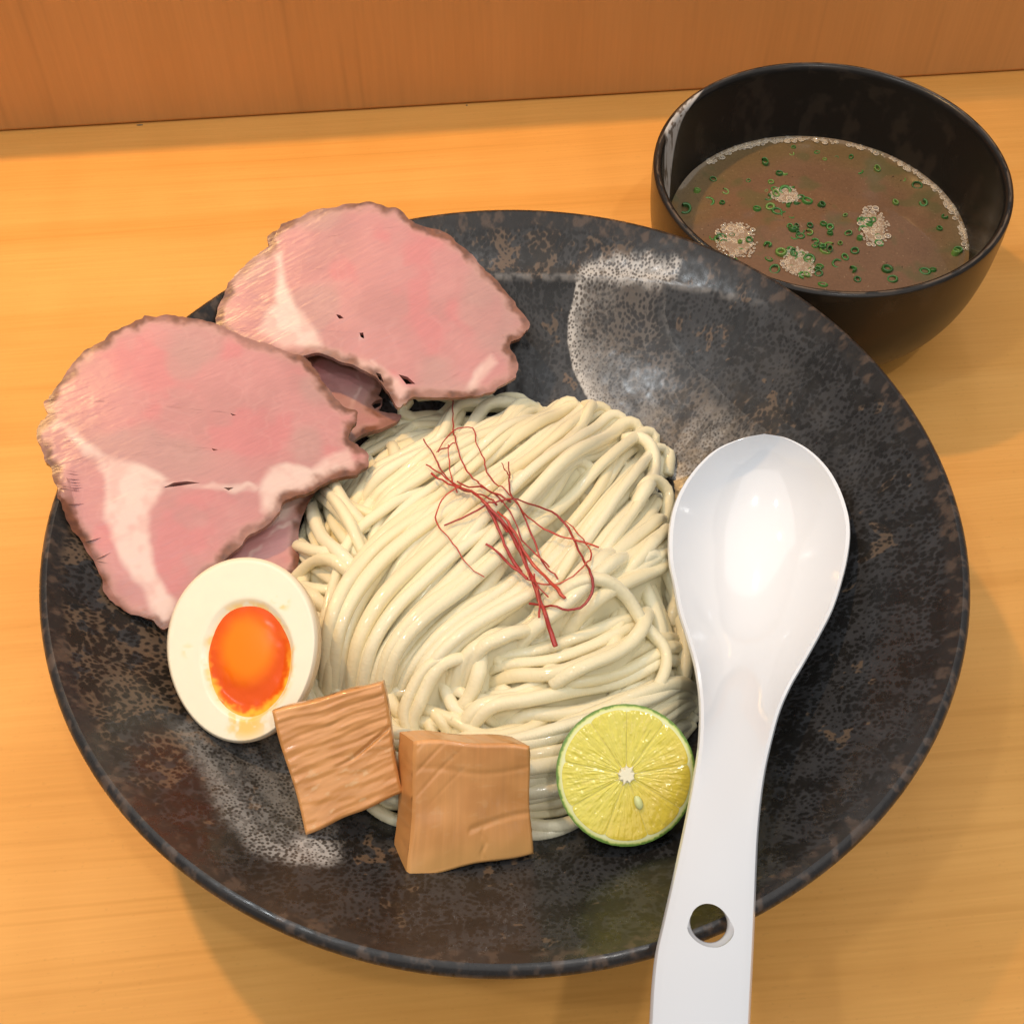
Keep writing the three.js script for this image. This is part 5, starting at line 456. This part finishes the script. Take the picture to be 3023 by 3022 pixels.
// ---------------------------------------------------------------- half of a green citrus
{
  const t = thing('citrus_half', 'half of a small green citrus, yellow cut side up, beside the spoon handle', 'citrus'); facing(t, [29.9,56.0,-153.2], [0.05, 0.83, 0.50], R(-8));
  const LR = 0.0184;
  const peelT = tex(256, 128, (u, v) => { const n = cell(u * 60, v * 22, 1001), b = fbm(u * 12, v * 5, 1003, 3); return mix3([0.055, 0.125, 0.018], [0.11, 0.20, 0.03], sst(0.3, 0.75, b)).map((q) => q * (0.75 + 0.5 * n)); }, false, THREE.RepeatWrapping);
  const peel = grid(96, 26, (a, b) => { const th = a * 6.283185, ph = b * Math.PI / 2; let r = LR * Math.cos(ph), z = -0.0005 - LR * 0.86 * Math.sin(ph); r = Math.max(r, 1e-5); const k = 1 + 0.004 * Math.sin(3 * th) + 0.0025 * Math.sin(41 * th); return [Math.cos(th) * r * k, Math.sin(th) * r * k, z]; }, true);
  mesh('peel', peel, phys({ map: peelT, roughness: 0.4, clearcoat: 0.4, clearcoatRoughness: 0.25 }), t);
  const rindT = tex(512, 512, (u, v) => { const x = (u - 0.5) * 42, y = (v - 0.5) * 42, r = Math.hypot(x, y), th = Math.atan2(y, x), e = LR * 1000 * (1 + 0.004 * Math.sin(3 * th)) - r, j = 0.5 * (fbm(th * 22, r / 2, 1011, 2) - 0.5); let c = mix3([0.62, 0.68, 0.20], [0.76, 0.77, 0.42], sst(0.5, 1.5, e)); c = mix3(c, [0.76, 0.66, 0.16], sst(2.0, 3.0, e)); c = mix3(c, [0.13, 0.25, 0.035], sst(0.85, 0.3, e + j)); if (r < 3) c = [0.80, 0.75, 0.52]; return c; });
  const rind = grid(96, 14, (a, b) => { const th = a * 6.283185, r = Math.max(1e-5, LR * b) * (1 + 0.004 * Math.sin(3 * th) + 0.0025 * Math.sin(41 * th) * b), x = Math.cos(th) * r, y = Math.sin(th) * r; return [x, y, b > 0.95 ? -0.0005 * (b - 0.95) / 0.05 : 0, x / 0.042 + 0.5, y / 0.042 + 0.5]; }, true);
  mesh('pith', rind, phys({ map: rindT, roughness: 0.6, clearcoat: 0.2, clearcoatRoughness: 0.3 }), t);
  const fleshT = tex(512, 512, (u, v) => {
    const x = (u - 0.5) * 42, y = (v - 0.5) * 42, r = Math.hypot(x, y), th = Math.atan2(y, x), n = fbm(th * 9, r / 4.5, 1021, 3), f = fbm(th * 30, r / 3.2, 1023, 2);
    let c = mix3([0.70, 0.60, 0.065], [0.74, 0.67, 0.12], n); c = c.map((q) => q * (0.91 + 0.18 * f)); c = mix3(c, [0.78, 0.66, 0.16], 0.5 * sst(0.66, 0.8, fbm(th * 24, r / 2.6, 1025, 2)));
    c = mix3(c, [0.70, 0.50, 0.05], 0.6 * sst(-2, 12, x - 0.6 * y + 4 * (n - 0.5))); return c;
  });
  const fleshB = tex(512, 512, (u, v) => { const x = (u - 0.5) * 42, y = (v - 0.5) * 42, r = Math.hypot(x, y), th = Math.atan2(y, x); return 0.5 + 0.8 * (fbm(th * 22, r / 3.0, 1031, 2) - 0.5) + 0.5 * (fbm(x / 0.9, y / 0.9, 1033, 2) - 0.5); }, true);
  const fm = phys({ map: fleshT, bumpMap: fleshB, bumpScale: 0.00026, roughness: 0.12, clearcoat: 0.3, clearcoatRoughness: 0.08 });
  const r = rng(44), N = 9, cut = []; let a0 = 0.3; for (let k = 0; k < N; k++) { cut.push(a0); a0 += 2 * Math.PI / N * (0.86 + 0.28 * r()); }
  for (let k = 0; k < N; k++) {
    const b0 = cut[k], b1 = k === N - 1 ? cut[0] + 2 * Math.PI : cut[k + 1], am = (b0 + b1) / 2, ri = 0.0021, ro = LR - 0.0015;
    const g = grid(14, 22, (u, v) => {
      const rr = mix(ri, ro, v) - 0.0006 * Math.pow(Math.abs(2 * u - 1), 6) * sst(0.5, 1, v), gap = 0.00007 / rr, th = mix(b0 + gap, b1 - gap, u) + 0.0;
      const e = Math.min(Math.min(u, 1 - u) * (b1 - b0) * rr, (rr - ri), (ro - rr)), x = Math.cos(th) * rr, y = Math.sin(th) * rr;
      return [x, y, 0.00012 + 0.00014 * sst(0, 0.0007, e) + 0.0003 * (fbm(th * 14, rr * 700, 1041, 2) - 0.5) * sst(0, 0.001, e), x / 0.042 + 0.5, y / 0.042 + 0.5];
    });
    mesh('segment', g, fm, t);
  }
  const sd = new THREE.SphereGeometry(1, 20, 14); sd.scale(0.0011, 0.0019, 0.0008); const seed = mesh('seed', sd, phys({ color: lin(0.62, 0.66, 0.28), roughness: 0.45, clearcoat: 0.4, clearcoatRoughness: 0.2 }), t); seed.position.set(0.0040, -0.0066, 0.0006); seed.rotation.z = R(28);
  const star = new THREE.Shape(); for (let k = 0; k < 18; k++) { const a = k / 18 * 6.283, q = (k % 2 ? 0.0021 : 0.0014) * (0.8 + 0.4 * r()); k ? star.lineTo(Math.cos(a) * q, Math.sin(a) * q) : star.moveTo(Math.cos(a) * q, Math.sin(a) * q); }
  const core = mesh('core', new THREE.ExtrudeGeometry(star, { depth: 0.0006, bevelEnabled: true, bevelSize: 0.0002, bevelThickness: 0.0002, bevelSegments: 2 }), phys({ color: lin(0.84, 0.79, 0.58), roughness: 0.6 }), t); core.position.z = 0.0002;
}

// ---------------------------------------------------------------- white ceramic spoon
{
  const S = {left:[78.1,60.0,-266.1,75.1,59.9,-265.8,71.1,59.8,-264.8,62.9,59.2,-261.1,56.7,58.2,-255.5,51.3,56.9,-247.9,48.0,56.0,-240.1,46.2,55.8,-230.8,45.7,55.7,-221.7,46.5,55.6,-212.8,47.2,56.0,-203.8,48.7,56.9,-194.8,50.0,58.0,-185.0,50.2,59.0,-175.4,49.6,60.5,-167.9,48.2,62.4,-158.5,45.9,64.5,-148.5,43.2,66.9,-137.9,40.1,69.5,-126.8,37.3,72.0,-117.1,34.5,75.0,-107.6,32.3,77.5,-100.2,30.7,80.5,-92.2,29.2,84.5,-82.1],right:[78.1,60.0,-266.1,81.6,59.9,-265.8,85.0,59.8,-265.0,91.5,59.2,-261.1,96.7,58.1,-255.0,99.8,56.9,-247.9,101.3,56.0,-238.9,100.9,55.9,-231.9,99.1,55.7,-223.9,96.1,55.6,-215.0,91.9,55.9,-205.0,86.8,56.8,-195.9,80.8,57.8,-186.0,76.2,58.6,-178.6,71.9,60.1,-170.0,68.4,62.0,-160.6,65.4,63.9,-151.5,62.8,66.0,-141.7,60.7,68.2,-132.3,59.0,70.4,-123.3,57.4,72.8,-114.5,55.6,75.9,-105.1,53.8,79.0,-96.1,50.9,84.5,-82.1],hole:[45.3,75.0,-107.6]}, v3 = (a) => { const o = []; for (let i = 0; i < a.length; i += 3) o.push(new THREE.Vector3(a[i] / 1000, a[i + 1] / 1000, a[i + 2] / 1000)); return o; };
  const ext = (L) => { const n = L.length, d = L[n - 1].clone().sub(L[n - 2]); return [...L, L[n - 1].clone().addScaledVector(d, 1.0), L[n - 1].clone().addScaledVector(d, 1.8)]; };
  const lc = new THREE.CatmullRomCurve3(ext(v3(S.left)), false, 'centripetal'), rc = new THREE.CatmullRomCurve3(ext(v3(S.right)), false, 'centripetal');
  const LP = lc.getSpacedPoints(500), RP = rc.getSpacedPoints(500), byZ = (P, z) => { for (let i = 1; i < P.length; i++) if (P[i].z >= z) { const a = P[i - 1], b = P[i], s = clamp((z - a.z) / (b.z - a.z + 1e-9)); return a.clone().lerp(b, s); } return P[P.length - 1].clone(); };
  const z0 = LP[0].z, z1 = Math.min(LP[500].z, RP[500].z), NS = 120, NV = 26, ring = [];
  for (let i = 0; i <= NS; i++) {
    const s = i / NS, z = z0 + (z1 - z0) * (s < 0.3 ? 0.18 * (s / 0.3) ** 2 : 0.18 + 0.82 * (s - 0.3) / 0.7), f = (z - z0) / 0.184;
    const a = byZ(LP, z), b = byZ(RP, z), ins = Math.min(0.0012 + 0.0005 * sst(0.45, 0.8, f), a.distanceTo(b) * 0.3); a.x += ins; b.x -= ins; const w = a.distanceTo(b) / 2, tb = sst(0.0, 0.16, f) * sst(0.70, 0.22, f), th = mix(0.0027, 0.0042, sst(0.45, 0.8, f)), y = (a.y + b.y) / 2; a.y = b.y = y;
    const depth = 0.0185 * Math.pow(clamp(w / 0.027), 0.8) * sst(0.74, 0.30, f), hd = 0.0016 * sst(0.6, 0.8, f);
    const row = [], top = (v) => { const p = a.clone().lerp(b, (v + 1) / 2); p.y -= depth * (1 - Math.pow(Math.abs(v), 2.3)) + hd * (1 - v * v) * -0.6; return p; };
    const endR = s > 0.97 ? Math.sqrt(Math.max(0, 1 - ((s - 0.97) / 0.03) ** 2)) : 1;
    const c = a.clone().lerp(b, 0.5), t2 = th / 2;
    for (let k = 0; k <= NV; k++) { const v = -1 + 2 * k / NV, p = top(v * 0.985); row.push(p); }
    for (let k = 1; k < 5; k++) { const q = k / 5 * Math.PI, p = b.clone(); p.x += Math.sin(q) * t2 * 0.8; p.y -= (1 - Math.cos(q)) * t2; row.push(p); }
    for (let k = NV; k >= 0; k--) { const v = -1 + 2 * k / NV, p = top(v * 0.985); p.y -= th * (1 + 0.25 * tb * (1 - v * v)); row.push(p); }
    for (let k = 1; k < 5; k++) { const q = k / 5 * Math.PI, p = a.clone(); p.x -= Math.sin(q) * t2 * 0.8; p.y -= (1 + Math.cos(q)) * t2; row.push(p); }
    if (endR < 1) row.forEach((p) => { p.x = mix(c.x, p.x, 0.6 + 0.4 * endR); p.y = mix(c.y - t2, p.y, Math.max(0.1, endR)); });
    ring.push(row);
  }
  const m = ring[0].length, p = [], uv = [], ix = []; ring.forEach((row, i) => row.forEach((q, k) => { p.push(q.x, q.y, q.z); uv.push(k / m, i / NS); }));
  for (let i = 0; i < NS; i++) for (let k = 0; k < m; k++) { const a = i * m + k, b = i * m + (k + 1) % m; ix.push(a, a + m, b, b, a + m, b + m); }
  for (const e of [0, NS]) { const q = p.length / 3, c = ring[e].reduce((s, v) => s.add(v), new THREE.Vector3()).multiplyScalar(1 / m); p.push(c.x, c.y, c.z); uv.push(0, 0); for (let k = 0; k < m; k++) { const a = e * m + k, b = e * m + (k + 1) % m; e ? ix.push(a, q, b) : ix.push(a, b, q); } }
  let g = new THREE.BufferGeometry(); g.setAttribute('position', new THREE.Float32BufferAttribute(p, 3)); g.setAttribute('uv', new THREE.Float32BufferAttribute(uv, 2)); g.setIndex(ix); g.computeVertexNormals();
  const mat = phys({ color: lin(0.745, 0.765, 0.79), roughness: 0.1, clearcoat: 0.8, clearcoatRoughness: 0.04 });
  // hole through the handle with softly flared edges
  const A = new Brush(g, mat); A.updateMatrixWorld();
  const h = v3(S.hole)[0], L = []; for (let k = 0; k <= 24; k++) { const y = -0.012 + 0.024 * k / 24; L.push(new THREE.Vector2(0.0043 + 0.0014 * Math.pow(clamp((Math.abs(y) - 0.0004) / 0.0028), 2.2), y)); }
  const cut = new THREE.LatheGeometry([new THREE.Vector2(0, -0.012), ...L, new THREE.Vector2(0, 0.012)], 48); const B = new Brush(cut, mat); B.position.set(h.x, h.y - 0.0012, h.z); B.rotation.x = R(16); B.updateMatrixWorld();
  let out = g; try { const ev = new Evaluator(); ev.useGroups = false; out = ev.evaluate(A, B, SUBTRACTION).geometry; out = creased(out, 0.6); } catch (e) { console.log('csg', e.message); }
  solo('soup_spoon', out, mat, 'white ceramic soup spoon with a hole in the handle, resting across the plate edge', 'spoon');
}

renderer.render(scene, camera);
